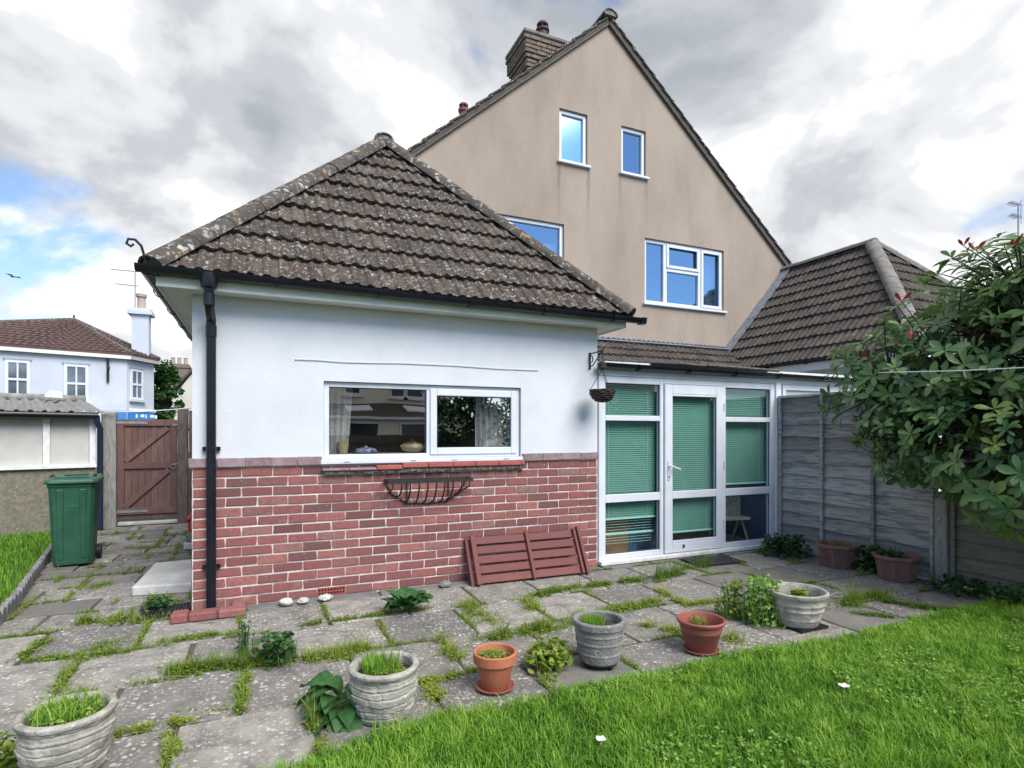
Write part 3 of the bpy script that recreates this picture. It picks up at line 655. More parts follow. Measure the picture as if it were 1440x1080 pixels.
hip_run(nroof, (mxr(-.24),-.24,ZE+.03), NAP+Vector((0,0,.03)), m_hip2, r=.12)
hip_run(nroof, NAP+Vector((0,-.05,.04)), NAP+Vector((0,GY-AP.y,.04)), m_hip2, r=.11, name='ridge_tile')
vd = Vector((RUN,0,ZR-ZE)).normalized(); nn = Vector((0,-1,0)).cross(vd)   # lead where the slope meets the gable
for i in range(3):
    p0 = Vector((ex,GY-.13,ZE)) + vd*(i*1.1+.0) + nn*.062; p1 = p0 + vd*1.12 + nn*.006
    m = MB(); m.beam(p0, p1, .24, .006, up=nn); m.build('lead_flashing', m_lead, nroof)

# ------------------------------------------------------------------ MAIN HOUSE (gable)
mh = thing('gabled_house', (XF, 7, 0), 'tall beige rendered semi-detached house with a steep gable and brick chimney', 'house')
AZ = 9.20; SLP = .862; HW = 5.65
def zroof(x): return AZ - SLP*abs(x-XF)
wins = [(5.515,6.11,6.43,7.40), (6.87,7.445,6.46,7.375), (7.42,9.455,4.0,5.285), (3.67,5.612,4.0,5.275)]
# wall split into strips around the openings
gw = MB(); xs = sorted({XF-HW, XF, XF+HW} | {w[0] for w in wins} | {w[1] for w in wins})
for a, b in zip(xs[:-1], xs[1:]):
    spans = []; zc = 0.0
    for w in sorted([w for w in wins if w[0] <= a+1e-6 and w[1] >= b-1e-6], key=lambda w: w[2]):
        spans.append((zc, w[2])); zc = w[3]
    for s0, s1 in spans: gw.prism([(a,GY,s0),(b,GY,s0),(b,GY,s1),(a,GY,s1)], (0,.3,0))
    gw.prism([(a,GY,zc),(b,GY,zc),(b,GY,zroof(b)),(a,GY,zroof(a))], (0,.3,0))
gw.build('gable_wall', m_gable, mh)
m = MB(); m.box((XF-HW,GY+.3,0),(XF-HW+.3,11,zroof(XF-HW))); m.box((XF+HW-.3,GY+.3,0),(XF+HW,11,zroof(XF+HW))); m.box((XF-HW,11,0),(XF+HW,11.3,4)); m.build('side_wall', m_gable, mh)
mr = sub('roof', mh, (XF,7,AZ))
for s in (-1, 1):
    u = Vector((s*1, 0, -SLP)).normalized(); n = Vector((s*SLP,0,1)).normalized(); a = Vector((XF, GY-.06, AZ+.02)); L = (HW+.3)*math.hypot(1,SLP)
    m = MB(); m.prism([a, a+u*L, a+u*L+n*.10, a+n*.10], (0, 7.4, 0)); m.build('roof_slope', m_tile2, mr)
    k = int(L/.31)
    for i in range(k):                            # tile ends along the verge
        p0 = a + u*(i*.31) + n*.085; p1 = p0 + u*.36 + n*.026
        m = MB(); m.beam(p0+Vector((0,.12,0)), p1+Vector((0,.12,0)), .30, .028, up=n); m.build('verge_tile', m_hip, mr, bevel=.004)
    m = MB(); m.beam(a+u*.02+n*-.005+Vector((0,.02,0)), a+u*(L-.1)-n*.005+Vector((0,.02,0)), .045, .02, up=n); m.build('verge_bedding', m_mortdk, mr)
hip_run(mr, (XF,GY-.10,AZ+.14), (XF,11.2,AZ+.14), m_hip, r=.15, name='ridge_tile')
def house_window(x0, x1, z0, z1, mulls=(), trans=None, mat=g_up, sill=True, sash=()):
    w = sub('window', mh, ((x0+x1)/2, GY+.05, z0)); fw = .065
    m = MB(); frame_rect(m, x0+.004, x1-.004, z0+.004, z1-.004, GY+.045, GY+.12, fw)
    for xm in mulls: m.box((xm-.045,GY+.046,z0+fw),(xm+.045,GY+.119,z1-fw))
    if trans: m.box((trans[0],GY+.047,trans[2]-.045),(trans[1],GY+.118,trans[2]+.045))
    m.build('window_frame', m_upvc, w, bevel=.006)
    cells = []; xs = [x0+fw] + [q for xm in mulls for q in (xm-.045, xm+.045)] + [x1-fw]
    for i in range(0, len(xs), 2):
        if trans and abs(xs[i]-trans[0]) < .05: cells += [(xs[i],xs[i+1],z0+fw,trans[2]-.045), (xs[i],xs[i+1],trans[2]+.045,z1-fw)]
        else: cells.append((xs[i],xs[i+1],z0+fw,z1-fw))
    for i, c in enumerate(cells):
        if i in sash:
            m = MB(); frame_rect(m, c[0]-.02, c[1]+.02, c[2]-.02, c[3]+.02, GY+.025, GY+.05, .06); m.build('casement', m_upvc, w, bevel=.005)
        pane(w, c[0], c[1], c[2], c[3], GY+.09, mat)
    if sill: m = MB(); m.box((x0-.05,GY-.06,z0-.04),(x1+.05,GY+.05,z0+.003)); m.build('window_sill', m_upvc, w, bevel=.006)
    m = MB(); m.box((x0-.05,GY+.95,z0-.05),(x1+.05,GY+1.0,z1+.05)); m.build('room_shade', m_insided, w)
    return w
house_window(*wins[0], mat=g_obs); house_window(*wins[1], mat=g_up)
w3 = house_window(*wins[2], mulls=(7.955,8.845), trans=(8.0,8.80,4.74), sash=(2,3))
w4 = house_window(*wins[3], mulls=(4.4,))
def curtain(parent, x0, x1, z0, z1, y, mat, folds=5, amp=.03, name='curtain', taper=0):
    n = folds*8; V = []; F = []
    for i in range(n+1):
        t = i/n; x = x0+(x1-x0)*t; yy = y + amp*math.sin(t*folds*2*math.pi) + amp*.4*math.sin(t*folds*5.1+1)
        xb = x + taper*(t)*(1 if taper > 0 else 1)
        V += [(xb, yy, z0), (x, yy*1.0, z1)]
    for i in range(n): F.append((2*i, 2*i+2, 2*i+3, 2*i+1))
    m = MB(); m.add(V, F); return m.build(name, mat, parent, smooth=True, fixn=False)
m_net = M('net_curtain', (.55,.60,.66), rough=.9, trans=.3)
tag(curtain(None, 8.92, 9.40, 4.06, 5.24, GY+.2, m_net, 6), 'pale net curtain inside the wide upstairs window above the tiled lean-to', 'curtain')
tag(curtain(None, 4.5, 5.55, 4.06, 4.95, GY+.2, m_net, 10), 'pale net half-curtain in the upstairs window behind the extension roof', 'curtain')
# brick chimney
ch = sub('chimney', mh, (5.7,5.0,7.4))
cx0, cx1, cy0, cy1 = 5.22, 6.30, 4.68, 5.42
m = MB(); m.box((cx0,cy0,7.0),(cx1,cy1,8.72)); m.box((cx0-.05,cy0-.05,8.72),(cx1+.05,cy1+.05,8.98)); m.box((cx0-.07,cy0-.07,8.98),(cx1+.07,cy1+.07,9.17)); m.build('stack_core', m_chimmort, ch)
z = 7.45; c = 0
while z < 9.09:
    e = .0
    if z > 8.50: e = .025
    if z > 8.60: e = .05
    if z > 8.70: e = .075
    if z > 8.95: e = .095
    for face in ('front', 'left'):
        s0, s1 = (cx0-e, cx1+e) if face == 'front' else (cy0-e, cy1+e)
        p = s0 - (.115 if c % 2 else 0)
        while p < s1-.02:
            a = max(p, s0); b = min(p+.225, s1)
            if b-a > .06:
                L = b-a-.0145; me = get_brick(L, m_chim, .065)
                if face == 'front':
                    if zroof((a+b)/2) < z+.1: link('brick', me, None, ch, Matrix.Translation((a+.007, cy0-e-.012, z)))
                elif zroof(cx0) < z+.1: link('brick', me, None, ch, Matrix.Translation((cx0-e-.012, b-.007, z)) @ Matrix.Rotation(R(-90), 4, 'Z'))
            p += .225
    z += .082; c += 1
m = MB(); m.box((cx0-.11,cy0-.11,9.115),(cx1+.11,cy1+.11,9.19)); m.build('chimney_cap', m_hip2, ch, bevel=.015)
def chimney_pot(parent, x, y, z, h, mat, cowl=True):
    m = MB(); m.lathe([(.14,0),(.14,h*.12),(.115,h*.16),(.105,h*.8),(.135,h*.84),(.135,h),(.09,h)], 18, (x,y,z)); o = m.build('chimney_pot', mat, parent, smooth=True)
    if cowl:
        m = MB()
        for a in range(6): m.tube([(x+.10*math.cos(a*1.047), y+.10*math.sin(a*1.047), z+h-.01),(x+.095*math.cos(a*1.047), y+.095*math.sin(a*1.047), z+h+.09)], .012, 5)
        m.lathe([(.115,h+.075),(.118,h+.10),(.09,h+.135),(.03,h+.155)], 14, (x,y,z)); m.build('cowl', mat, o, smooth=True)
m_pot = M('chimney_pot_clay', (.24,.085,.075), (.15,.06,.055), scale=8, rough=.8)
m_potd = M('dark_pot_clay', (.09,.055,.06), (.06,.04,.045), scale=8, rough=.7)
chimney_pot(ch, 5.62, 4.82, 9.19, .24, m_potd)
ch2 = sub('rear_chimney', mh, (5.2,8.2,7))
m = MB(); m.box((4.75,7.85,6.6),(5.75,8.5,9.02)); m.box((4.70,7.80,8.85),(5.80,8.55,8.95)); m.build('stack_core', m_chim, ch2)
chimney_pot(ch2, 5.10, 8.1, 9.02, .42, m_pot); chimney_pot(ch2, 5.55, 8.1, 9.02, .12, m_potd)
# pent roof between the two extensions
pr = sub('pent_roof', mh, (XF,3.5,2.6)); pv = Vector((0,.98,.60)); PL = pv.length
roof_face(pr, (XW-.1,2.95,2.62), (1,0,0), pv, [(0,0),(5.9,0),(5.9,PL),(0,PL)], m_tile2)
m = MB()
for i in range(5):
    a = Vector((XW+.1+i*1.12, GY-.03, 3.22)); m = MB(); m.box((a.x,GY-.22,3.17+.004*(i%2)),(a.x+1.14,GY-.006,3.19+.004*(i%2))); m.box((a.x,GY-.02-.003*(i%2),3.175),(a.x+1.14,GY-.003,3.275)); m.build('lead_flashing', m_lead, pr)
m = MB(); m.box((XW+.005,3.05,0),(mxr(XW)-.005,3.3,2.6)); m.build('rear_wall', m_inside, mh)

# ------------------------------------------------------------------ GLAZED LEAN-TO PORCH
cs_ = thing('porch', (5.2, 1.5, 0), 'white framed glazed lean-to with a door, between the brick wall and the fence', 'porch')
CX0, CX1 = XW+.012, 6.535
fr = MB()
fr.box((CX0,-.01,.055),(3.935,.06,2.06)); fr.box((4.668,-.01,.055),(4.715,.06,2.06)); fr.box((5.60,-.01,.055),(5.648,.06,2.06)); fr.box((6.385,-.01,.055),(6.46,.06,2.06))
for a, b in ((3.935,4.668),(5.648,6.385)):
    fr.box((a,-.008,.055),(b,.058,.112)); fr.box((a,-.008,1.985),(b,.058,2.06)); fr.box((a,-.007,.675),(b,.057,.765)); fr.box((a,-.007,1.572),(b,.057,1.632))
fr.box((4.715,-.008,2.0),(5.60,.058,2.06)); fr.build('frame', m_upvc, cs_, bevel=.005)
m = MB(); m.box((6.4605,-.03,.0),(CX1+.02,.055,2.09)); m.build('corner_post', m_upvc, cs_, bevel=.005)
m = MB(); m.box((3.84,-.075,.012),(6.46,.06,.054)); m.build('threshold', m_chip, cs_, bevel=.005)
m = MB(); m.box((CX0,-.02,2.061),(9.2,.05,2.125)); m.build('head_fascia', m_upvc, cs_, bevel=.004)
m = MB(); m.box((CX0,-.03,2.13),(9.28,3.04,2.17)); m.build('flat_roof', M('roof_sheet', (.55,.57,.56), rough=.6, trans=.6), cs_)
m = MB(); m.box((CX0,-.045,2.171),(9.2,.06,2.215)); m.build('roof_edge', m_chip, cs_, bevel=.004)
cg = gutter(cs_, (3.80,-.10,2.185), (9.25,-.10,2.165), r=.05)
for xx in (4.3,5.0,5.7,6.4,7.2): gutter_bracket(cg, (xx,-.10,2.18), (1,0,0))
m = MB(); m.box((4.5,-.12,2.205),(6.3,-.02,2.219)); m.build('roof_trim', m_gutter, cs_)
m = MB(); m.tube([(4.9,-.05,2.24),(5.2,-.06,2.225),(5.6,-.05,2.235),(6.2,-.06,2.22)], .012, 5); m.tube([(5.3,-.07,2.235),(5.9,-.06,2.23),(6.5,-.05,2.225)], .014, 5); m.build('leaf_litter', m_mortdk, cs_)
for (a, b) in ((3.935,4.668),(5.648,6.385)):
    for (z0, z1) in ((.112,.675),(.765,1.572),(1.632,1.985)): pane(cs_, a, b, z0, z1, .03, g_cons); gasket(cs_, a-.001, b+.001, z0-.001, z1+.001, .016)
door = MB(); frame_rect(door, 4.722, 5.594, .062, 1.994, -.03, .03, .11); door.box((4.832,-.029,.68),(5.484,.029,.77)); door.box((4.832,-.029,.172),(5.484,.029,.20)); door.box((4.832,-.029,1.86),(5.484,.029,1.884))
dr = door.build('door', m_upvc, cs_, bevel=.006)
for (z0, z1) in ((.20,.68),(.77,1.86)): pane(dr, 4.832, 5.484, z0, z1, .002, g_cons); gasket(dr, 4.831, 5.485, z0-.001, z1+.001, -.014)
m = MB(); m.box((4.755,-.042,.90),(4.785,-.0305,1.12)); m.build('handle_plate', m_upvc, dr, bevel=.004)
m = MB(); m.tube([(4.77,-.042,1.06),(4.77,-.075,1.06),(4.80,-.08,1.055),(4.90,-.078,1.02)], .010, 8); m.build('handle', m_upvc, dr, smooth=True)
m = MB(); m.box((4.763,-.0445,.925),(4.777,-.042,.95)); m.lathe([(.014,0),(.014,.03),(.004,.034)], 10, (4.985,-.032,.115)); m.build('lock', m_iron, dr)
m = MB()
for z in (.3,1.0,1.7): m.tube([(5.60,-.034,z),(5.60,-.034,z+.09)], .011, 8)
m.build('hinge', m_upvc, dr)
# the neighbour's half, mirrored, behind the fence
np_ = thing('porch', (7.8, 1.5, 0), 'white lean-to panel with a pale pane, showing over the grey fence top', 'porch')
m = MB(); m.box((6.60,-.008,.05),(6.66,.058,2.06)); m.box((7.42,-.008,.05),(7.50,.058,2.06)); m.box((8.3,-.008,.05),(8.36,.058,2.06)); m.box((9.2,-.008,.05),(9.28,.058,2.06))
m.box((6.66,-.007,.05),(7.42,.057,.9)); m.box((7.50,-.007,.05),(9.2,.057,.12)); m.box((6.66,-.007,1.99),(7.42,.057,2.06)); m.box((7.5,-.007,1.99),(9.2,.057,2.06)); m.build('frame', m_upvc, np_)
m_palepane = M('pale_panel', (.42,.47,.44), rough=.3)
for a, b in ((6.66,7.42),(7.50,8.3),(8.36,9.2)): m = MB(); m.box((a,.02,.9),(b,.03,1.99)); m.build('pane', m_palepane, np_)
# porch floor and divider
m = MB(); m.box((XW+.01,.062,-.08),(9.2,3.05,.02)); tag(m.build('porch_floor', m_darkconc), kind='structure')
m = MB(); m.box((6.50,.062,.021),(6.56,3.04,2.12)); m.build('divider_wall', m_bluewall, cs_)
def blind(x0, x1, z0, z1, y, label, pitch=.024):
    t = thing('venetian_blind', ((x0+x1)/2, y, z0), label, 'blind')
    m = MB(); z = z0+.03
    while z < z1-.03:
        m.add([(x0,y-.008,z-.0115),(x1,y-.008,z-.0115),(x1,y+.008,z+.0105),(x0,y+.008,z+.0105)], [(0,1,2,3)]); z += pitch
    tag(m.build('slats', m_blind, t, fixn=False), kind='stuff')
    m = MB(); m.box((x0,y-.014,z0),(x1,y+.014,z0+.018)); m.build('bottom_rail', m_blindrail, t)
    m = MB(); m.box((x0,y-.02,z1-.03),(x1,y+.02,z1)); m.build('head_rail', m_blindrail, t)
    m = MB()
    for f in (.15,.85): m.tube([(x0+(x1-x0)*f,y-.012,z0),(x0+(x1-x0)*f,y-.012,z1)], .0015, 4)
    m.build('cord', m_cord, t)
blind(3.92, 4.68, .47, 2.02, .10, 'green venetian blind beside the brick wall, its foot above cardboard boxes')
blind(4.78, 5.52, .27, 1.93, .07, 'green venetian blind hung behind the glazed door')
blind(5.63, 6.41, .80, 2.02, .10, 'green venetian blind beside the fence, ending above a folding chair')
m = MB()
for z in np.arange(.20,.46,.03): m.box((3.95,.115,z),(4.64,.118,z+.003))
m.box((3.93,.105,.30),(4.66,.125,.318)); t_ = m.build('blind_sag', m_blindrail); tag(t_, 'loose green slats hanging under the blind beside the brick wall', 'blind slats')
# things in the porch
m = MB(); m.box((4.05,.30,.021),(4.45,.62,.52)); o = m.build('cardboard_box', m_card, bevel=.005); tag(o, 'brown cardboard box standing behind the pane beside the brick wall', 'box')
m = MB(); m.box((4.452,.34,.021),(4.88,.66,.34)); m.box((4.46,.345,.3405),(4.86,.64,.39)); o = m.build('storage_box', m_bluebox, bevel=.008); tag(o, 'low blue and white box beside the cardboard box in the lean-to', 'box')
fc = thing('folding_chair', (6.15,.42,.02), 'folding chair with floral fabric seat, upright behind the pane by the fence', 'chair')
m = MB(); m.T = Matrix.Translation((6.12,.45,.02)) @ Matrix.Rotation(R(-12), 4, 'Z')
m.box((-.19,-.012,.34),(.19,.012,.72)); fb = Matrix.Translation((0,0,0)); o = m.build('fabric_back', m_floral, fc, bevel=.006)
m = MB(); m.T = Matrix.Translation((6.12,.45,.02)) @ Matrix.Rotation(R(-12), 4, 'Z'); m.box((-.2,-.22,.30),(.2,.0,.335)); m.build('seat', M('cream_seat', (.62,.58,.48), rough=.8), fc, bevel=.008)
m_lightwood = M('light_wood', (.5,.38,.24), rough=.6)
for (a, b) in (((-.18,-.2,0),(-.18,-.03,.30)),((.18,-.2,0),(.18,-.03,.30)),((-.18,.16,0),(-.18,-.0,.33)),((.18,.16,0),(.18,-.0,.33))):
    m = MB(); m.T = Matrix.Translation((6.12,.45,.02)) @ Matrix.Rotation(R(-12), 4, 'Z'); m.beam(a, b, .022, .022); m.build('leg', m_lightwood, fc)
# kitchen things on the inner sill
SZ = 1.2505
tag(curtain(None, 1.06, 1.30, SZ, 1.86, .235, m_lace, 4, .022, taper=-.05), 'pale lace curtain gathered beside the fixed pane of the kitchen window', 'curtain')
tag(curtain(None, 2.52, 2.90, SZ, 1.88, .235, m_curt, 6, .022), 'patterned curtain hanging inside the opening kitchen casement', 'curtain')
p = Vector((1.86,.20,SZ)); t = thing('casserole_pot', p, 'cream stoneware casserole with brown lid on the kitchen window sill', 'pot')
m = MB(); m.lathe([(.06,0),(.10,.02),(.115,.05),(.105,.078),(.09,.085)], 24, p); m.build('bowl', m_cream, t, smooth=True)
m = MB(); m.lathe([(.084,.084),(.08,.096),(.04,.108),(.014,.112),(.018,.125),(.006,.132)], 24, p); m.build('lid', m_brownlid, t, smooth=True)
for s in (-1,1): m = MB(); m.tube([p+Vector((s*.085,-.02,.055)),p+Vector((s*.115,-.02,.062)),p+Vector((s*.115,.02,.062)),p+Vector((s*.085,.02,.055))], .009, 6); m.build('handle', m_cream, t, smooth=True)
p = Vector((1.41,.18,SZ)); t = thing('butter_dish', p, 'low blue and white lidded dish on the kitchen window sill', 'dish')
m = MB(); m.lathe([(.09,0),(.112,.016),(.105,.02)], 24, p); m.build('dish', m_bluedish, t, smooth=True)
m = MB(); m.lathe([(.098,.02),(.092,.038),(.05,.05),(.012,.052),(.016,.063),(.005,.068)], 24, p); m.build('lid', m_bluedish, t, smooth=True)
p = Vector((1.20,.16,SZ)); m = MB(); m.lathe([(.035,0),(.05,.06),(.052,.10),(.058,.106),(.05,.10)], 16, p); tag(m.build('vase', m_cream, smooth=True), 'small pale jug half behind the lace curtain', 'jug')
p = Vector((2.72,.155,SZ)); t = thing('trinket_tray', p, 'small tray with a yellow and black trinket by the patterned curtain', 'tray')
m = MB(); m.box(p+Vector((-.13,-.05,0)), p+Vector((.10,.05,.045))); m.build('tray', M('pink_grey', (.42,.38,.4), rough=.5), t, bevel=.01)
m = MB(); m.lathe([(.03,.046),(.045,.06),(.04,.085),(.015,.095)], 14, p+Vector((.05,0,0))); m.build('trinket', M('yellow_black', (.55,.42,.08), (.02,.02,.02), scale=30, lo=.48, hi=.52, rough=.4), t, smooth=True)
m = MB(); m.tube([p+Vector((-.1,-.01,.046)),p+Vector((-.15,-.01,.05)),p+Vector((-.2,.0,.02))], .008, 6); m.build('spout', m_bluedish, t)

# ------------------------------------------------------------------ THINGS ON THE WALL
wc = [onY(px,py,-.004) for px,py in ((415,505),(445,506),(480,509),(520,510),(560,511),(640,514),(700,519),(757,521))]
m = MB(); m.tube([p+Vector((0,0,random.uniform(-.003,.003))) for p in wc], .007, 6); tag(m.build('wall_cable', m_wallcable, smooth=True), 'thin painted cable sagging across the white wall above the kitchen window', 'cable')
# iron hay-rack planter
hp = thing('wall_planter', (1.94,-.01,.78), 'empty black iron hayrack planter on the brickwork under the kitchen window', 'planter')
m = MB(); x0, x1, zt_ = 1.545, 2.335, 1.0; yb, yf = -.02, -.20
m.beam((x0,yb,zt_),(x1,yb,zt_),.012,.03); m.beam((x0,yf,zt_),(x1,yf,zt_),.012,.03); m.beam((x0,yb,zt_),(x0,yf,zt_),.012,.03); m.beam((x1,yb,zt_),(x1,yf,zt_),.012,.03); m.build('rim', m_iron, hp)
m = MB(); m.tube([(x0,yb,zt_),(x0+.06,yb,.88),(x0+.2,yb,.785),(1.94,yb,.775),(x1-.2,yb,.785),(x1-.06,yb,.88),(x1,yb,zt_)], .008, 6); m.build('back_bar', m_iron, hp)
for i in range(10):
    x = x0+.035+(x1-x0-.07)*i/9; dd = 1-abs(i-4.5)/4.5; zb_ = .90-.11*min(1,dd*1.8)
    m = MB(); m.tube([(x,yf,zt_),(x,yf-.004,zt_-.06),(x,yf+.03,(zt_+zb_)/2-.02),(x,yf+.10,zb_+.01),(x,yb,zb_-.004)], .0075, 6); m.build('bar', m_iron, hp, smooth=True)
for xx in (1.75,2.15): m = MB(); m.beam((xx,yb-.005,zt_),(xx,yb-.005,.79),.022,.006); m.build('strap', m_iron, hp)
# bracket and hanging basket
bx_ = 3.737
br = thing('basket_bracket', (bx_,-.0,2.22), 'small scrolled black iron bracket on the white wall near the porch gutter', 'bracket')
m = MB(); m.beam((bx_,-.008,2.12),(bx_,-.008,2.30),.022,.008,up=(0,1,0)); m.build('back_plate', m_iron, br)
m = MB(); m.tube([(bx_,-.012,2.285),(bx_,-.26,2.29),(bx_,-.275,2.305)], .007, 6); m.tube([(bx_,-.012,2.15),(bx_,-.07,2.155),(bx_,-.24,2.285)], .007, 6); m.build('arm', m_iron, br)
m = MB(); m.tube([(bx_,-.03+.035*math.cos(a),2.225+.04*math.sin(a)) for a in np.linspace(-1.2,4.2,14)], .006, 6); m.build('scroll', m_iron, br, smooth=True)
hb = thing('hanging_basket', (bx_,-.25,1.76), 'dark wicker hanging basket on three chains in front of the porch corner', 'basket')
m = MB(); m.lathe([(.02,1.755),(.06,1.765),(.10,1.80),(.122,1.85),(.13,1.885),(.12,1.885),(.09,1.81),(.03,1.78)], 22, (bx_,-.25,0), fn=lambda r,z,a,i: (r*(1+.035*math.sin(a*11+i*2.2)), z+.003*math.sin(a*9+i))); m.build('bowl', m_wicker, hb, smooth=True)
m = MB()
for k in range(7):
    z = 1.772+k*.018; rr = (.075,.098,.112,.121,.127,.13,.132)[k]
    m.tube([(bx_+(rr+.004*math.sin(a*8+k*1.6))*math.cos(a), -.25+(rr+.004*math.sin(a*8+k*1.6))*math.sin(a), z+.004*math.sin(a*8+k*3)) for a in np.linspace(0,2*math.pi,40)], .006, 5, caps=False)
m.build('weave', m_wicker, hb, smooth=True)
for a in (.3,2.4,4.5): m = MB(); m.tube([(bx_+.128*math.cos(a),-.25+.128*math.sin(a),1.885),(bx_,-.25,2.10)], .0035, 5); m.build('chain', m_iron, hb)
m = MB(); m.tube([(bx_,-.25,2.085),(bx_,-.25,2.285)], .005, 6); m.lathe([(.03,2.09),(.04,2.11),(.04,2.16),(.02,2.18)], 10, (bx_,-.25,0)); m.build('hook', m_iron, hb)

# ------------------------------------------------------------------ DRAIN, STEP, STONES, MAT, SLATTED PANEL
dk = thing('drain_surround', (.12,-.2,0), 'low L-shaped red brick kerb around the foot of the black downpipe', 'kerb')
for (a, b) in (((-.115,-.33,0),(.0,-.18,.07)), ((.004,-.33,0),(.20,-.215,.068)), ((.204,-.33,0),(.40,-.215,.066)), ((.29,-.212,0),(.40,-.015,.066))):
    m = MB(); m.box(a, b); m.build('brick', m_brick, dk, bevel=.012)
gr = thing('drain_grate', (-.17,.08,.0), 'slotted black drain grate on the path beside the brick corner', 'grate')
m = MB()
for i in range(13): m.box((-.33+i*.025,-.10,.008),(-.318+i*.025,.16,.022))
m.build('bars', m_iron, gr); m = MB(); m.box((-.35,-.12,.001),(-.02,.18,.0075)); m.build('pan', m_dark, gr)
m = MB(); m.box((-.35,-.12,.0076),(-.02,-.101,.026)); m.box((-.35,.161,.0076),(-.02,.18,.026)); m.box((-.35,-.101,.0076),(-.335,.161,.026)); m.box((-.03,-.101,.0076),(-.02,.161,.026)); m.build('rim', m_iron, gr)
m = MB(); m.prism([(-.53,.66,.0),(-.012,.58,.0),(-.012,1.72,.0),(-.50,1.66,.0)], (0,0,.09)); tag(m.build('door_step', m_conc, bevel=.012), 'pale concrete step on the path beside the extension wall', 'step')
pw = thing('window_box', (-.06,3.2,0), 'red plastic trough standing on the path behind the brick corner', 'trough')
m = MB(); m.box((-.33,2.95,.19),(-.02,3.55,.34)); m.build('trough', M('red_plastic', (.42,.05,.04), (.34,.04,.035), scale=6, rough=.45), pw, bevel=.01)
m = MB(); m.box((-.36,2.92,.3405),(-.012,3.58,.37)); m.build('trough_rim', MATS['red_plastic'], pw, bevel=.006)
for i, (a, b, mt) in enumerate((((-.36,2.75,0),(-.02,3.2,.085),m_conc), ((-.34,2.78,.0855),(-.02,3.22,.188),m_darkconc), ((-.30,3.25,0),(-.02,3.7,.188),m_brick))):
    m = MB(); m.box(a, b); tag(m.build('block', mt, bevel=.012), ('pale concrete block at the foot of the stack under the red trough', 'grey block on top of the stack under the red trough', 'brick pile behind the grey blocks under the red trough')[i], 'block')
m = MB(); m.box((-.13,2.35,0.001),(-.015,2.62,.27)); tag(m.build('crate', M('navy_plastic', (.02,.05,.10), rough=.5), bevel=.015), 'dark blue plastic tub tucked against the extension wall on the path', 'tub')
for i, (px, py, s, lb) in enumerate(((403,853,.058,'round white stone lying at the brick wall left of two smaller ones'), (427,850,.045,'flat chipped white stone between the round stone and airbrick'), (460,850,.055,'angular white stone under the terracotta airbrick'), (627,826,.055,'grey mottled stone at the wall beside the slatted panel'))):
    p = onZ(px, py, .01); p.y = max(min(p.y,-.06),-.16)
    me = D.meshes.new('stone'); bm = bmesh.new(); bmesh.ops.create_icosphere(bm, subdivisions=3, radius=1)
    for v in bm.verts:
        k = 1 + .28*mnoise.noise(v.co*1.4+Vector((i*5,0,0))) + .1*mnoise.noise(v.co*3.7+Vector((0,i*3,0))); v.co = Vector((v.co.x*k*s, v.co.y*k*s*.8, (v.co.z*k*.55+.45)*s))
    bm.to_mesh(me); bm.free(); me.materials.append(m_whitest if i < 3 else m_stone2); tag(link('stone', me, (p.x,p.y,.008)), lb, 'stone')
m = MB(); mp_ = [onZ(px,py,0) for px,py in ((962,786),(1000,797),(1034,795),(1000,781))]
ctr = sum(mp_, Vector())/4
m = MB(); m.T = Matrix.Translation((5.13,-.33,.005)) @ Matrix.Rotation(R(-4), 4, 'Z'); n = 8; V = []; F = []
for i in range(n+1):
    for j in range(n+1): V.append(((i/n-.5)*.62, (j/n-.5)*.40, .012+.012*math.sin(i*1.3+j*.4)*(j/n)))
for i in range(n):
    for j in range(n): q = i*(n+1)+j; F.append((q,q+n+1,q+n+2,q+1))
m.add(V, F); m.box((-.31,-.2,.0),(.31,.2,.006)); tag(m.build('doormat', m_mat, smooth=True), 'thin black rubber doormat on the slabs outside the porch door', 'doormat')
# slatted panel leaning on the wall
sp_ = thing('slatted_panel', (2.95,-.2,0), 'reddish brown slatted wooden panel leaning against the brick wall', 'panel')
bl, brr = Vector((2.35,-.255,.012)), Vector((3.55,-.275,.012)); ud = (brr-bl); PW = ud.length; ud.normalize(); vd2 = Vector((0,.215,.42)).normalized(); nd = ud.cross(vd2); PH = .475
def pbeam(name, u0, u1, v0, v1, n0, n1, bev=.004):
    m = MB(); P = [bl+ud*a+vd2*b+nd*c for (a,b,c) in ((u0,v0,n0),(u1,v0,n0),(u1,v1,n0),(u0,v1,n0),(u0,v0,n1),(u1,v0,n1),(u1,v1,n1),(u0,v1,n1))]
    m.add(P, [(0,3,2,1),(4,5,6,7),(0,1,5,4),(1,2,6,5),(2,3,7,6),(3,0,4,7)]); m.build(name, m_slat, sp_, bevel=bev)
for i in range(5): v0 = .012+i*.094; pbeam('slat', .045, PW-.05, v0, v0+.076, -.018, .002)
pbeam('batten', .0, .05, -.005, PH, .003, .045); pbeam('batten', PW*.485, PW*.485+.035, 0, PH+.01, .003, .035); pbeam('batten', PW-.075, PW-.045, 0, PH, .003, .035); pbeam('batten', PW-.03, PW+.005, -.005, PH+.015, -.02, .045)
pbeam('end_frame', -.04, -.004, -.0, PH-.01, -.06, -.012)

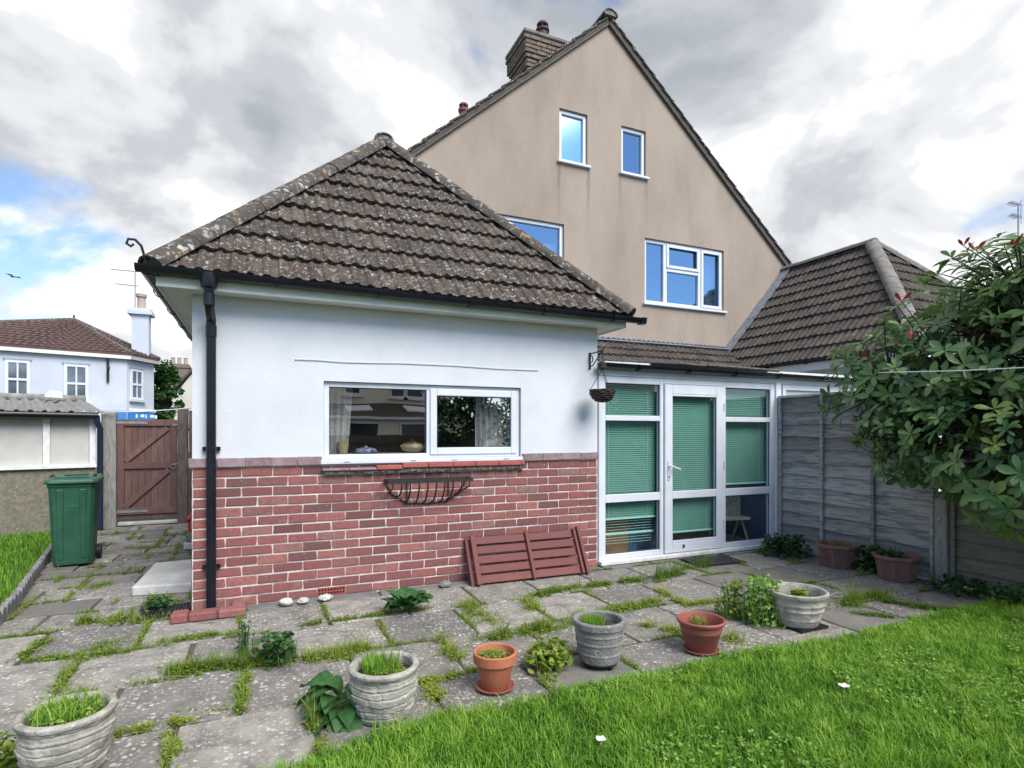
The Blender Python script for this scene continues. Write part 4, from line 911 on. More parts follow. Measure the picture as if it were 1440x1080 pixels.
# ------------------------------------------------------------------ POTS
def grow(P, H, W_, lean, cols): return blades(P, H, W_, lean, cols)
def disc_pts(c, r, n):
    a = np.random.rand(n)*2*np.pi; q = np.sqrt(np.random.rand(n))*r
    return np.stack([c[0]+q*np.cos(a), c[1]+q*np.sin(a), np.full(n, c[2])], 1)
def tuft(name, c, r, n, h, label, cat='plant', mat=None, lean=.5, w=.0022, clover=0, tone=(0,1), cz=.0, cs=.011):
    P = disc_pts(c, r, n); H = h*(.5+.6*np.random.rand(n)); parts = [blades(P, H, np.full(n, w), lean*np.random.rand(n), tone[0]+(tone[1]-tone[0])*np.random.rand(n))]
    if clover:
        Q = disc_pts((c[0],c[1],c[2]+cz), r*1.05, clover); Q[:,2] += np.random.rand(clover)*.03
        parts.append(leaflets(Q, cs*(.6+.6*np.random.rand(clover)), tone[0]+(tone[1]-tone[0])*np.random.rand(clover)))
    V, F, rd = merge(parts); o = raw(name, V, F, mat or m_grass, None, rd)
    tag(o, label, cat); return o
def pot_thing(name, loc, prof_out, mat, label, soil_z, soil_r, n=40, fn=None, name_body='pot_body', cat='pot', sides=None, rot=0):
    t = thing(name, loc, label, cat); m = MB(); m.lathe(prof_out, n, loc, fn=fn, sides=sides, rot=rot); m.build(name_body, mat, t, smooth=sides is None)
    m = MB(); m.lathe([(soil_r, soil_z-.02), (soil_r, soil_z), (soil_r*.5, soil_z+.012)], sides or 24, loc, rot=rot); m.build('soil', m_soil, t, smooth=True); return t
def coil(r, z, a, i):                             # cast dry-stone courses
    if r < .05: return r, z
    k = z/.036; ring = int(k); fr = k-ring
    j = .010*mnoise.noise(Vector((math.cos(a)*4, math.sin(a)*4, ring*3.1))) 
    seam = abs(((a*(5+ring%2)/(2*math.pi)+ring*.37) % 1)-.5)
    grv = -.010 if fr < .16 else 0.0
    if seam > .475: grv -= .006
    return r + j + grv, z + .004*math.sin(a*3+ring)
cprof = [(.118,0)] + [(.118+.05*min(1,(z/.14))**.6 - (.006 if z > .2 else 0), z) for z in np.arange(.004,.232,.0058)] + [(.170,.236),(.176,.244),(.176,.256),(.168,.264),(.150,.264),(.142,.255),(.140,.21)]
def coilfn(r, z, a, i): return coil(r, z, a, i) if z < .232 and r > .1 else (r*(1+.012*mnoise.noise(Vector((math.cos(a)*3,math.sin(a)*3,z*20)))), z)
p1 = dep(95,1006,2.42); p1.z = 0; p2 = dep(540,944,2.90); p2.z = 0
L1 = pot_thing('planter', p1, cprof, m_stone, 'round cast stone planter with pale rim and yellowed weeds, at the patio end', .215, .142, 96, coilfn)
L2 = pot_thing('planter', p2, cprof, m_stone, 'round cast stone planter beside large drooping leaves', .215, .142, 96, coilfn)
tuft('planter_grass', (p1.x,p1.y,.215), .125, 260, .13, 'yellow-green grass and weeds filling the planter at the patio end', 'grass tuft', lean=1.3, w=.0028, clover=170, cz=.025, tone=(.1,1), cs=.013)
tuft('planter_grass', (p2.x-.01,p2.y+.03,.215), .10, 300, .105, 'fresh green grass growing in the planter beside drooping leaves', 'grass tuft', lean=.7, w=.0026, tone=(.1,.75))
tuft('moss', (p2.x+.02,p2.y-.06,.216), .075, 40, .02, 'bright moss at the front of the grassy round planter', 'moss', mat=m_weed, clover=420, cz=.006, tone=(.35,.9), cs=.008)
p3 = dep(699,940,3.17); p3.z = 0; p3.y += 0.03
t = pot_thing('flower_pot', p3+Vector((0,0,.014)), [(.072,0),(.076,.004),(.104,.135),(.113,.138),(.122,.145),(.125,.196),(.118,.202),(.108,.198),(.102,.16)], m_terra, 'orange terracotta flower pot with moss, standing in a saucer', .158, .103)
m = MB(); m.lathe([(.085,0),(.105,.012),(.112,.024),(.106,.026),(.09,.013)], 32, p3); m.build('saucer', m_plaspot, t, smooth=True)
tuft('moss', (p3.x-.02,p3.y-.005,.18), .075, 30, .018, 'pale yellow moss mound in the orange terracotta pot', 'moss', mat=m_weed, clover=500, cz=.004, tone=(.45,1), cs=.008)
p4 = dep(849,905,3.48); p4.z = 0; p4.y += 0.05
t = pot_thing('planter', p4+Vector((0,0,.04)), [(.122,0),(.128,.01),(.134,.05),(.138,.052),(.138,.06),(.135,.063),(.141,.115),(.147,.117),(.147,.126),(.143,.129),(.147,.165),(.152,.168),(.152,.178),(.149,.182),(.152,.205),(.163,.212),(.167,.245),(.162,.252),(.142,.252),(.135,.245),(.132,.19)], m_stone2, 'grey ribbed concrete planter standing on black castors', .20, .134, 48,
              fn=lambda r,z,a,i: (r*(1+.006*mnoise.noise(Vector((math.cos(a)*6,math.sin(a)*6,z*40)))), z))
m = MB(); m.lathe([(.115,.026),(.115,.039)], 24, p4); m.build('trolley', m_blackpl, t)
for a in (.2,1.77,3.34,4.9): q = p4+Vector((.095*math.cos(a),.095*math.sin(a),.0185)); m = MB(); m.tube([q+Vector((-.009,0,0)),q+Vector((.009,0,0))], .018, 12); m.build('castor', m_blackpl, t, smooth=True)
tuft('planter_grass', (p4.x-.025,p4.y+.03,.24), .075, 420, .075, 'dense bright green grass tuft in the ribbed planter on castors', 'grass tuft', lean=.35, w=.002, tone=(.15,.8))
p5 = dep(998,895,3.68); p5.z = 0; p5.y += 0.08
t = pot_thing('flower_pot', p5+Vector((0,0,.012)), [(.085,0),(.092,.006),(.128,.128),(.131,.13),(.137,.168),(.148,.176),(.156,.186),(.157,.198),(.15,.205),(.142,.202),(.137,.19),(.125,.12)], m_plaspot, 'reddish brown plastic pot with rolled rim and saucer', .11, .108, 48)
m = MB(); m.lathe([(.095,0),(.112,.010),(.118,.02),(.112,.022),(.1,.012)], 32, p5); m.build('saucer', m_plaspot, t, smooth=True)
tuft('planter_grass', (p5.x+.03,p5.y+.05,.115), .06, 130, .12, 'thin dry sprigs growing in the reddish brown plastic pot', 'grass tuft', mat=m_weed, lean=.6, w=.0018, clover=60, cz=.05, tone=(.2,1), cs=.007)
p6 = dep(1137,858,4.16); p6.z = 0; p6.y += 0.1
def wob6(r, z, a, i): return r*(1+.012*mnoise.noise(Vector((math.cos(a)*4,math.sin(a)*4,z*30)))), z
t = pot_thing('planter', p6+Vector((0,0,.02)), [(.135,0),(.145,.01),(.158,.05),(.162,.055),(.160,.065),(.176,.115),(.184,.12),(.184,.13),(.180,.136),(.186,.158),(.194,.163),(.194,.172),(.191,.178),(.196,.205),(.206,.215),(.214,.228),(.214,.245),(.205,.252),(.19,.248),(.178,.23),(.172,.16)], m_stone, 'wide weathered cast stone planter holding one pale lettuce-like plant', .165, .172, 48, wob6)
m = MB(); m.box((p6.x-.12,p6.y-.14,.0),(p6.x+.16,p6.y+.1,.019)); m.build('foot_plate', m_blackpl, t)
tuft('planter_grass', (p6.x+.05,p6.y+.02,.22), .05, 30, .03, 'rounded pale green rosette in the wide weathered planter', 'plant', mat=m_weed, clover=160, cz=.0, tone=(.4,.85), cs=.022)
tuft('planter_grass', (p6.x-.06,p6.y-.02,.19), .09, 40, .05, 'pale straggly weeds beside the rosette in the wide planter', 'plant', mat=m_weed, clover=60, cz=.0, tone=(.2,.7), cs=.016)
def octpot(p, h, label, w=.21):
    t = thing('octagonal_planter', p, label, 'planter'); rot = R(22)
    m = MB(); m.lathe([(w*.74,0),(w*.88,h-.045),(w*.90,h-.04)], sides=8, c=p, rot=rot); m.build('pot_body', m_trough, t, bevel=.004)
    m = MB(); m.lathe([(w*.9,h-.039),(w*1.04,h-.03),(w*1.04,h),(w*.88,h),(w*.80,h-.03),(w*.8,h-.07)], sides=8, c=p, rot=rot); m.build('rim', m_trough, t, bevel=.004)
    m = MB()
    for i in range(8):
        a0 = rot+i*math.pi/4; a1 = a0+math.pi/4
        for f in np.linspace(.14,.86,7):
            q0 = Vector((math.cos(a0),math.sin(a0),0)).lerp(Vector((math.cos(a1),math.sin(a1),0)), f)
            m.tube([p+q0*w*.745+Vector((0,0,.015)), p+q0*w*.872+Vector((0,0,h-.055))], .007, 5)
    m.build('flutes', m_trough, t)
    m = MB(); m.lathe([(w*.79,h-.09),(w*.79,h-.06)], sides=8, c=p, rot=rot); m.build('soil', m_soil, t); return t
p7 = Vector((6.20,-1.05,0)); p8 = Vector((6.235,-1.66,0))
octpot(p7, .245, 'octagonal fluted terracotta planter by the fence, nearer the porch'); octpot(p8, .24, 'octagonal fluted terracotta planter by the fence post, with dark leaves')
tuft('planter_weed', (p7.x,p7.y,.19), .13, 40, .14, 'sparse brown and green weeds in the planter nearer the porch', 'plant', mat=m_weed, lean=.9, clover=70, cz=.03, tone=(0,.6), cs=.012)
tuft('planter_weed', (p8.x-.03,p8.y+.06,.18), .11, 60, .16, 'dark green leaves sprouting from the planter by the fence post', 'plant', mat=m_dkleaf, lean=.9, w=.007, clover=90, cz=.05, cs=.026)

# ------------------------------------------------------------------ FENCE
fence = thing('garden_fence', (XF,-2.5,0), 'lapped wooden boundary fence on concrete spurs, grey by the porch and brown under the shrub', 'fence')
def fence_panel(y0, y1, label, mats, ztop=1.905, nb_=12, z0=.022, dark=False):
    t = sub('fence_panel', fence, (XF, (y0+y1)/2, 0)); t['label'] = label; bh = (ztop-.03-z0)/nb_
    for i in range(nb_):
        zz_ = z0+i*bh; w0, w1 = random.uniform(-.008,.008), random.uniform(-.008,.008); m = MB()
        n = 8; V = []; F = []
        for j in range(n+1):                       # wavy lower edge, lapped boards
            y = y0+.002+(y1-y0-.004)*j/n; e = .007*math.sin(j*1.7+i*2.3)+random.uniform(-.003,.003); fr_ = j/n
            lo = max(.002, zz_-.020+w0*(1-fr_)+w1*fr_+e); hi = zz_+bh+.01
            V += [(XF-.060,y,lo),(XF-.018,y,hi),(XF-.004,y,hi),(XF-.014,y,lo)]
        for j in range(n):
            for k in range(4): F.append((j*4+k, j*4+(k+1)%4, j*4+4+(k+1)%4, j*4+4+k))
        F += [(0,1,2,3),(n*4+3,n*4+2,n*4+1,n*4)]
        m.add(V, F); m.build('board', mats, t)
    for f in (.012,.335,.668,.988):
        y = y0+(y1-y0)*f; m = MB(); m.box((XF-.092,y-.018,z0-.012),(XF-.063,y+.018,ztop-.03)); m.build('batten', mats, t, bevel=.003)
    m = MB(); m.box((XF-.096,y0,ztop-.0295),(XF+.02,y1,ztop)); m.build('top_rail', mats, t, bevel=.004)
fence_panel(-1.86, -.045, 'silvery grey lapped board fence panel adjoining the porch corner post', m_fence)
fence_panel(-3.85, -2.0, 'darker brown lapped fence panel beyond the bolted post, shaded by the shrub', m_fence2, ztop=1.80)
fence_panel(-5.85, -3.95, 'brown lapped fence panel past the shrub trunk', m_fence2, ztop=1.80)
def fpost(y, label):
    t = sub('fence_post', fence, (XF-.05,y,0)); m = MB(); m.box((XF-.115,y-.055,-.08),(XF-.005,y+.055,.80)); m.prism([(XF-.115,y-.055,.80),(XF-.005,y-.055,.80),(XF-.005,y-.055,.86),(XF-.06,y-.055,.87)], (0,.11,0)); m.build('concrete_spur', m_post, t, bevel=.008)
    m = MB(); m.box((XF-.004,y-.045,.0),(XF+.08,y+.045,1.9)); m.build('timber_post', m_fence, t)
    for z in (.28,.62): m = MB(); m.tube([(XF-.116,y,z),(XF-.128,y,z)], .014, 8); m.build('bolt', m_metal, t)
fpost(-1.93, 'short grey concrete fence spur with two bolts between the panels')
fpost(-3.9, 'grey concrete fence spur at the far end of the shaded panel')

# ------------------------------------------------------------------ GATE SIDE: kerb, bin, gate, shed
GY2 = 5.25
gt = thing('garden_gate', (-1.1,GY2,0), 'brown boarded wooden gate with Z bracing at the end of the path', 'gate')
gx0, gx1, gz0, gz1 = -1.515, -.715, .10, 1.66
n = 9; w = (gx1-gx0)/n
for i in range(n): m = MB(); m.box((gx0+i*w+.0012,GY2,gz0+random.uniform(-.01,.01)),(gx0+(i+1)*w-.0012,GY2+.02,gz1-.05)); m.build('plank', m_gate, gt, bevel=.003)
def gb(a, b, w=.09, nm='brace', d=.03): m = MB(); m.beam(a, b, d, w, up=(0,0,1)) if abs(a[2]-b[2]) < .01 else m.beam(a, b, d, w, up=Vector((b[2]-a[2],0,-(b[0]-a[0])))); m.build(nm, m_gate, gt, bevel=.004)
yy = GY2-.016
gb((gx0+.0,yy,gz1-.06),(gx1,yy,gz1-.06), .10, 'rail'); gb((gx0+.09,yy,.93),(gx1-.09,yy,.93), .10, 'rail'); gb((gx0,yy,.22),(gx1,yy,.22), .10, 'rail')
m = MB(); m.box((gx0,yy-.015,.271),(gx0+.09,yy+.015,gz1-.112)); m.build('stile', m_gate, gt, bevel=.004); m = MB(); m.box((gx1-.09,yy-.015,.271),(gx1,yy+.015,gz1-.112)); m.build('stile', m_gate, gt, bevel=.004)
gb((gx0+.10,yy-.001,1.0),(gx1-.13,yy-.001,1.52), .08); gb((gx0+.10,yy-.001,.29),(gx1-.11,yy-.001,.86), .08)
for z in (gz1-.06,.22): m = MB(); m.box((gx0-.10,yy-.024,z-.018),(gx0+.40,yy-.0155,z+.018)); m.build('strap_hinge', m_metal, gt)
m = MB(); m.box((gx1-.06,yy-.028,1.555),(gx1+.07,yy-.0155,1.58)); m.build('top_bolt', m_metal, gt)
m = MB(); m.tube([(gx1-.05+.035*math.cos(a),yy-.03,.90+.035*math.sin(a)) for a in np.linspace(0,2*math.pi,14)], .007, 6); m.tube([(gx1-.05,yy-.025,.94),(gx1+.10,yy-.025,.945)], .009, 6); m.build('ring_latch', m_metal, gt, smooth=True)
m = MB(); m.box((gx0,GY2-.03,.0),(gx1+.05,GY2+.08,.055)); tag(m.build('gate_sill', m_conc, bevel=.01), 'pale concrete sill under the wooden gate', 'sill')
def gpost(x0, x1, z, label, mat=m_gatepost): m = MB(); m.box((x0,GY2-.07,-.08),(x1,GY2+.06,z)); tag(m.build('gate_post', mat, bevel=.008), label, 'post')
gpost(-1.71, -1.525, 1.78, 'thick weathered post between the shed and the gate', m_post); gpost(-.705, -.56, 1.84, 'brown latch post of the wooden gate')
sd = thing('side_fence', (-.3,GY2,0), 'narrow dark vertical boards between the gate latch post and the extension', 'fence')
for i in range(4): m = MB(); m.box((-.55+i*.135,GY2,0.0),(-.42+i*.135,GY2+.02,1.80+.02*(i%2))); m.build('board', m_gatepost, sd)
m = MB(); m.box((-.55,GY2+.021,.5),(-.01,GY2+.06,.58)); m.box((-.55,GY2+.021,1.4),(-.01,GY2+.06,1.48)); m.build('rail', m_gatepost, sd)
# kerb edging, scalloped
kp = [Vector(p) for p in ((-1.27,-3.3,0),(-1.27,-1.4,0),(-1.28,-.6,0),(-1.29,.21,0),(-1.37,.85,0),(-1.48,1.45,0),(-1.62,2.3,0),(-1.74,3.0,0),(-1.9,4.0,0),(-2.0,4.75,0))]
ke = thing('lawn_edging', (-1.5,1.5,0), 'scalloped grey concrete edging between the path and the small lawn', 'edging')
for a, b in zip(kp[:-1], kp[1:]):
    d = b-a; k = max(1, round(d.length/.14)); 
    for i in range(k):
        q0 = a+d*(i/k); q1 = a+d*((i+1)/k); dn = d.normalized(); s = dn.cross(UP)*.022; P = []
        ln = (q1-q0).length
        for f, h in ((0,.075),(.15,.102),(.5,.122),(.85,.102),(1,.075)): P.append((f, h))
        poly = [q0+dn*.002-s+Vector((0,0,-.05))] + [q0+dn*(.002+f*(ln-.004))-s+Vector((0,0,h)) for f, h in P] + [q1-dn*.002-s+Vector((0,0,-.05))]
        m = MB(); m.prism(poly, s*2); m.build('edging_block', m_kerb, ke, bevel=.005)
# wheelie bin
bp = Vector((-1.36,2.42,0)); bt = thing('wheelie_bin', bp, 'green wheelie bin with closed lid on the path by the pebbledash shed', 'bin')
BT = Matrix.Translation(bp) @ Matrix.Rotation(R(6), 4, 'Z') @ Matrix.Diagonal((.86,.92,1,1))
m = MB(); m.T = BT
def ring(w, d, z, yo=0, c=.04): return [(x,y+yo,z) for x,y in ((-w+c,-d),(w-c,-d),(w,-d+c),(w,d-c),(w-c,d),(-w+c,d),(-w,d-c),(-w,-d+c))]
R0 = [ring(.195,.205,.025,0), ring(.20,.21,.06,0), ring(.235,.265,.86,0), ring(.245,.275,.865), ring(.245,.275,.895)]
V = [p for r_ in R0 for p in r_]; F = [(i*8+j, i*8+(j+1)%8, i*8+8+(j+1)%8, i*8+8+j) for i in range(4) for j in range(8)] + [tuple(range(8))[::-1], tuple(range(32,40))]
m.add(V, F)
for sx in (-.115,.115): m.add([(sx-.035,-.205,.08),(sx+.035,-.205,.08),(sx+.04,-.262,.84),(sx-.04,-.262,.84),(sx-.028,-.220,.09),(sx+.028,-.220,.09),(sx+.033,-.275,.835),(sx-.033,-.275,.835)], [(4,5,6,7),(0,1,5,4),(1,2,6,5),(2,3,7,6),(3,0,4,7)])
m.build('body', m_bin, bt, bevel=.008)
m = MB(); m.T = BT; LR = [ring(.275,.305,.897,.0,.05), ring(.28,.31,.915,.0,.05), ring(.265,.295,.94,.0,.05), ring(.22,.25,.965,0,.05), ring(.20,.22,.968,0,.04)]
V = [p for r_ in LR for p in r_]; F = [(i*8+j, i*8+(j+1)%8, i*8+8+(j+1)%8, i*8+8+j) for i in range(4) for j in range(8)] + [tuple(range(8))[::-1], tuple(range(32,40))]
m.add(V, F); m.box((-.17,-.26,.955),(.17,-.20,.978)); m.box((-.12,.05,.968),(.12,.20,.985)); lid = m.build('lid', m_bin, bt, bevel=.008)
for s in (-1,1): m = MB(); m.T = BT; m.tube([(s*.215,-.16,.96),(s*.215,-.06,.975)], .02, 8); m.build('lid_rest', m_blackpl, lid)
m = MB(); m.T = BT; m.tube([(-.24,.30,.93),(-.24,.335,.95),(.24,.335,.95),(.24,.30,.93)], .016, 8); m.build('handle', m_bin, bt)
for s in (-1,1): m = MB(); m.T = BT; m.tube([(s*.20,.22,.085),(s*.25,.22,.085)], .085, 18); m.build('wheel', m_blackpl, bt, smooth=True)
m = MB(); m.T = BT; m.tube([(-.2,.22,.085),(.2,.22,.085)], .012, 8); m.build('axle', m_metal, bt)
m = MB(); m.T = BT; m.beam((-.07,-.2495,.66),(.07,-.2495,.66),.008,.012); m.build('moulded_mark', M('bin_mark', (.02,.15,.075), rough=.5), bt)
# shed with corrugated roof
SA = R(18); ST = Matrix.Translation((-1.72,4.90,0)) @ Matrix.Rotation(SA, 4, 'Z')     # local -x runs along its front
sh = thing('shed', (-3,5.4,0), 'low pebbledash shed with pale boarded windows and corrugated grey roof', 'shed')
def sbox(a, b, name, mat, par=None, bev=0): m = MB(); m.T = ST; m.box(a, b); return m.build(name, mat, par or sh, bevel=bev)
sbox((-4,0,-.08),(0,.15,.93), 'front_wall', m_pebdash); sbox((-.15,.151,-.08),(0,2.2,1.72), 'end_wall', m_pebdash); sbox((-4,.151,-.08),(-3.85,2.2,1.72), 'end_wall', m_pebdash); sbox((-4,2.2,-.08),(0,2.35,1.95), 'back_wall', m_pebdash)
sbox((-4,-.05,.931),(.03,.14,.985), 'ledge', m_chip, bev=.006)
xs = [-4,-2.9,-2.3,-1.72,-1.13,-.55,-.02]
for i, xx in enumerate(xs): sbox((xx-.05 if i else xx,.0,.9855),(xx+.03,.10,1.70), 'mullion', m_chip, bev=.005)
for a, b in zip(xs[:-1], xs[1:]): sbox((a+.032,.04,.986),(b-.052,.06,1.66), 'window_board', m_board)
sbox((-4,-.01,1.661),(.02,.12,1.70), 'head_rail', m_gutter)
m = MB(); m.T = ST; V = []; F = []; nx, ny = 220, 3
for i in range(nx+1):
    x = -4.05+4.15*i/nx
    for j in range(ny+1):
        y = -.16+2.6*j/ny; V.append((x, y, 1.745+.22*j/ny*1.25+.024*math.cos(x*2*math.pi/.147)))
for i in range(nx):
    for j in range(ny): q = i*(ny+1)+j; F.append((q,q+ny+1,q+ny+2,q+1))
b0 = len(V); V += [(v[0],v[1],v[2]-.012) for v in V]; F += [tuple(b0+k for k in f[::-1]) for f in F]
for i in range(nx): q = i*(ny+1); F.append((q, b0+q, b0+q+ny+1, q+ny+1))
m.add(V, F); m.build('corrugated_roof', m_asb, sh, smooth=True, fixn=False)
m = MB(); m.T = ST; m.tube([(-4.05,2.46,2.045),(.1,2.46,2.045)], .07, 10); m.build('ridge_roll', m_asb, sh, smooth=True)
m = MB(); m.T = ST; m.tube([(-4.0,-.13,1.705),(.02,-.13,1.69)], .05, 10); m.build('shed_gutter', m_gutter, sh, smooth=True)
m = MB(); m.T = ST; m.tube([(.0,-.13,1.69),(.01,-.12,1.60),(.05,-.06,1.50),(.05,-.05,.02)], .04, 10); m.build('shed_downpipe', M('navy_pipe', (.02,.028,.055), rough=.4), sh, smooth=True)
m = MB(); m.T = ST; m.prism([(-.50,1.7,2.03),(-.27,1.7,2.02),(-.28,1.7,2.09),(-.44,1.7,2.11)], (0,.3,.05)); tag(m.build('roof_board', m_chip), 'white painted board lying on the corrugated shed roof', 'board')
m = MB(); a = dep(137,580,8.6); b = dep(268,574,8.9); m.tube([a, a.lerp(b,.5)-Vector((0,0,.02)), b], .009, 5); tag(m.build('clothes_line', m_cord), 'pale line strung above the gate from shed to extension', 'line')
# small lawn beyond the edging
lp = [(-1.29,-3.3),(-1.30,.21),(-1.5,1.45),(-1.76,3.0),(-2.02,4.75),(-6,3.45),(-6,-3.3)]
m = MB(); m.add([(x,y,.03) for x,y in lp], [tuple(range(len(lp)))]); side_lawn = tag(m.build('side_lawn', m_turf, loc=(-3.5,2,.03)), kind='structure')
def kx(y):
    for a, b in zip(kp[:-1], kp[1:]):
        if a.y <= y <= b.y: return a.x+(b.x-a.x)*(y-a.y)/(b.y-a.y)
    return -2
n = 60000; P = np.stack([np.random.uniform(-5.2,-1.25,n), np.random.uniform(-3.2,4.85,n), np.full(n,.03)], 1)
keep = np.array([p[0] < kx(p[1])-.03 and p[1] < 4.80+(p[0]+1.72)*math.tan(SA) for p in P]); P = P[keep]; n = len(P)
V, F, rd = blades(P, .05+.05*np.random.rand(n), np.full(n,.004), .7*np.random.rand(n), .75*np.random.rand(n)); tag(raw('side_grass', V, F, m_grass, None, rd), 'green grass of the small lawn behind the scalloped edging', 'grass', kind='stuff')

# ------------------------------------------------------------------ MAIN LAWN
def lawn_y(x): return -2.545 - .03*math.sin(x*1.7) - .05*mnoise.noise(Vector((x*1.3,0,0))) - .035*mnoise.noise(Vector((x*9,3,0))) - (.14 if x < 1.0 else .0)*(1.0-x)/.5
m = MB(); ex_ = [(x, lawn_y(x)) for x in np.linspace(.55,6.5,60)]
m.add([(x,y,.012) for x,y in ex_] + [(6.5,-12,.012),(-6,-12,.012),(-6,-3.0,.012),(.4,-2.85,.012)], [tuple(range(len(ex_)+4))])
tag(m.build('lawn', m_turf, loc=(1,-6,.012), fixn=False), kind='structure')
def hmap(P): return np.array([mnoise.noise(Vector((p[0]*1.6,p[1]*1.6,.3))) for p in P])
n = 140000; P = np.stack([np.random.uniform(.2,6.5,n), np.random.uniform(-4.2,-2.4,n), np.full(n,.010)], 1)
pv_ = P-np.array(CP); zc = pv_@np.array(FW); xc = pv_@np.array(RT); sx = 720+FP*xc/np.maximum(zc,.1)
edge = np.array([lawn_y(x) for x in P[:,0]])
keep = (zc > 1.9)&(sx > -100)&(sx < 1600)&(P[:,1] < edge+.05*np.random.rand(n)**2); P = P[keep]; n = len(P)
hm = hmap(P); cl = hm > .08
H = (.038+.036*np.random.rand(n))*(1+.35*hm); H[cl & (P[:,0] > 2.6)] *= .75
h2 = np.array([mnoise.noise(Vector((p[0]*7,p[1]*7,4.1))) for p in P]); h3 = np.array([mnoise.noise(Vector((p[0]*19,p[1]*19,9.1))) for p in P])
H *= 1+.45*h2+.25*h3
tone = np.clip(.40+.25*hm+.30*h2+.25*h3+.5*(np.random.rand(n)-.4), 0, 1)
parts = [blades(P, H, (.0021+.0015*np.random.rand(n)), .15+.95*np.random.rand(n), tone)]
V, F, rd = merge(parts); tag(raw('lawn_grass', V, F, m_grass, None, rd), 'lush bright green grass of the main lawn', 'grass', kind='stuff')
n = 9000; Q = np.stack([np.random.uniform(1.0,6.5,n), np.random.uniform(-4.0,-2.45,n), np.zeros(n)], 1); hq = np.array([mnoise.noise(Vector((p[0]*1.6+7,p[1]*1.6,2.3))) for p in Q])
Q = Q[(hq > -.05)&(Q[:,1] < np.array([lawn_y(x) for x in Q[:,0]])-.02)&(Q[:,0] > 2.0)]; n = len(Q); Q[:,2] = .035+.03*np.random.rand(n)
V, F, rd = leaflets(np.repeat(Q,3,0)+np.random.uniform(-.009,.009,(3*n,3)), .0095*(.7+.5*np.random.rand(3*n)), np.random.rand(3*n), .5); tag(raw('clover', V, F, m_clover, None, rd), 'clover leaves scattered through the main lawn', 'clover', kind='stuff')
for px, py, s, lb in ((845,1040,.022,'small white petal lying on the lawn near the orange pot'), (1187,965,.026,'crumpled white scrap lying in the lawn clover')):
    p = onZ(px,py,.07); m = MB()
    for k in range(5):
        a = k*1.26; m.add([p, p+Vector((math.cos(a)*s,math.sin(a)*s,.004)), p+Vector((math.cos(a+.6)*s*1.15,math.sin(a+.6)*s*1.15,.008)), p+Vector((math.cos(a+1.2)*s,math.sin(a+1.2)*s,.003))], [(0,1,2,3)])
    m.tube([p-Vector((0,0,.06)), p], .0012, 4); tag(m.build('petal', m_petal, fixn=False), lb, 'petal')

# ------------------------------------------------------------------ WEEDS
segs = [  # photo pixels of overgrown joints: x0,y0,x1,y1, count, height, spread, tone0, tone1
 (240,947,330,938,420,.07,.035,.1,.8),(330,940,425,928,260,.05,.03,.1,.7),(425,930,520,914,330,.07,.04,.4,1),(215,905,330,890,230,.03,.03,.2,.8),
 (430,880,600,856,260,.035,.025,.1,.7),(520,910,470,930,90,.10,.03,.5,1),(590,962,672,944,420,.025,.022,.5,.9),(604,966,632,1008,300,.025,.02,.5,.95),
 (618,900,645,930,170,.05,.03,.4,1),(655,850,690,880,260,.05,.045,.3,.9),(680,900,760,888,420,.05,.04,.1,.9),(740,890,810,878,330,.045,.035,.3,.9),
 (800,872,905,852,520,.035,.035,.4,.9),(735,838,750,858,320,.04,.04,.5,.95),(752,838,812,826,380,.045,.035,.1,.7),(826,826,900,816,420,.04,.03,.1,.7),
 (905,818,960,806,330,.07,.045,.0,.5),(960,800,1000,796,160,.07,.04,.0,.6),(866,858,925,846,420,.04,.03,.3,.9),(925,830,965,852,240,.03,.025,.5,1),(965,852,1010,846,160,.03,.03,.4,1),
 (905,880,960,890,180,.04,.03,.4,1),(163,1034,258,1016,420,.022,.018,.5,.95),(248,1020,236,1078,260,.022,.016,.5,.95),(336,1004,345,952,200,.05,.014,.3,.9),(436,1000,450,1062,200,.06,.016,.4,1),
 (20,932,180,918,240,.03,.03,.2,.7),(112,928,75,980,160,.045,.02,.3,.9),(65,900,30,925,120,.03,.02,.2,.7),(190,878,200,860,120,.05,.03,.3,.9),(150,880,170,868,100,.05,.04,.3,.9),(120,830,150,822,80,.05,.04,.3,.9),
 (205,830,245,845,120,.03,.04,.2,.7),(180,770,215,772,80,.04,.05,.2,.7),(110,880,130,870,90,.05,.04,.3,.9),(130,920,160,900,90,.03,.05,.2,.7),(1185,852,1240,840,520,.06,.05,.2,.8),(1200,862,1290,872,160,.02,.02,.1,.6),(1240,845,1345,862,420,.03,.035,.0,.35),
 (1030,862,1070,850,120,.05,.05,.2,.8),(750,938,800,975,60,.02,.01,.4,.9),(800,975,840,990,40,.03,.02,.4,.9),(1020,905,1040,895,80,.04,.04,.4,1),(660,1012,690,1000,30,.03,.02,.4,.9),(560,800,640,790,30,.03,.02,.1,.5),(250,1000,340,1000,10,.02,.02,.4,.9)]
bp_, lp_ = [], []
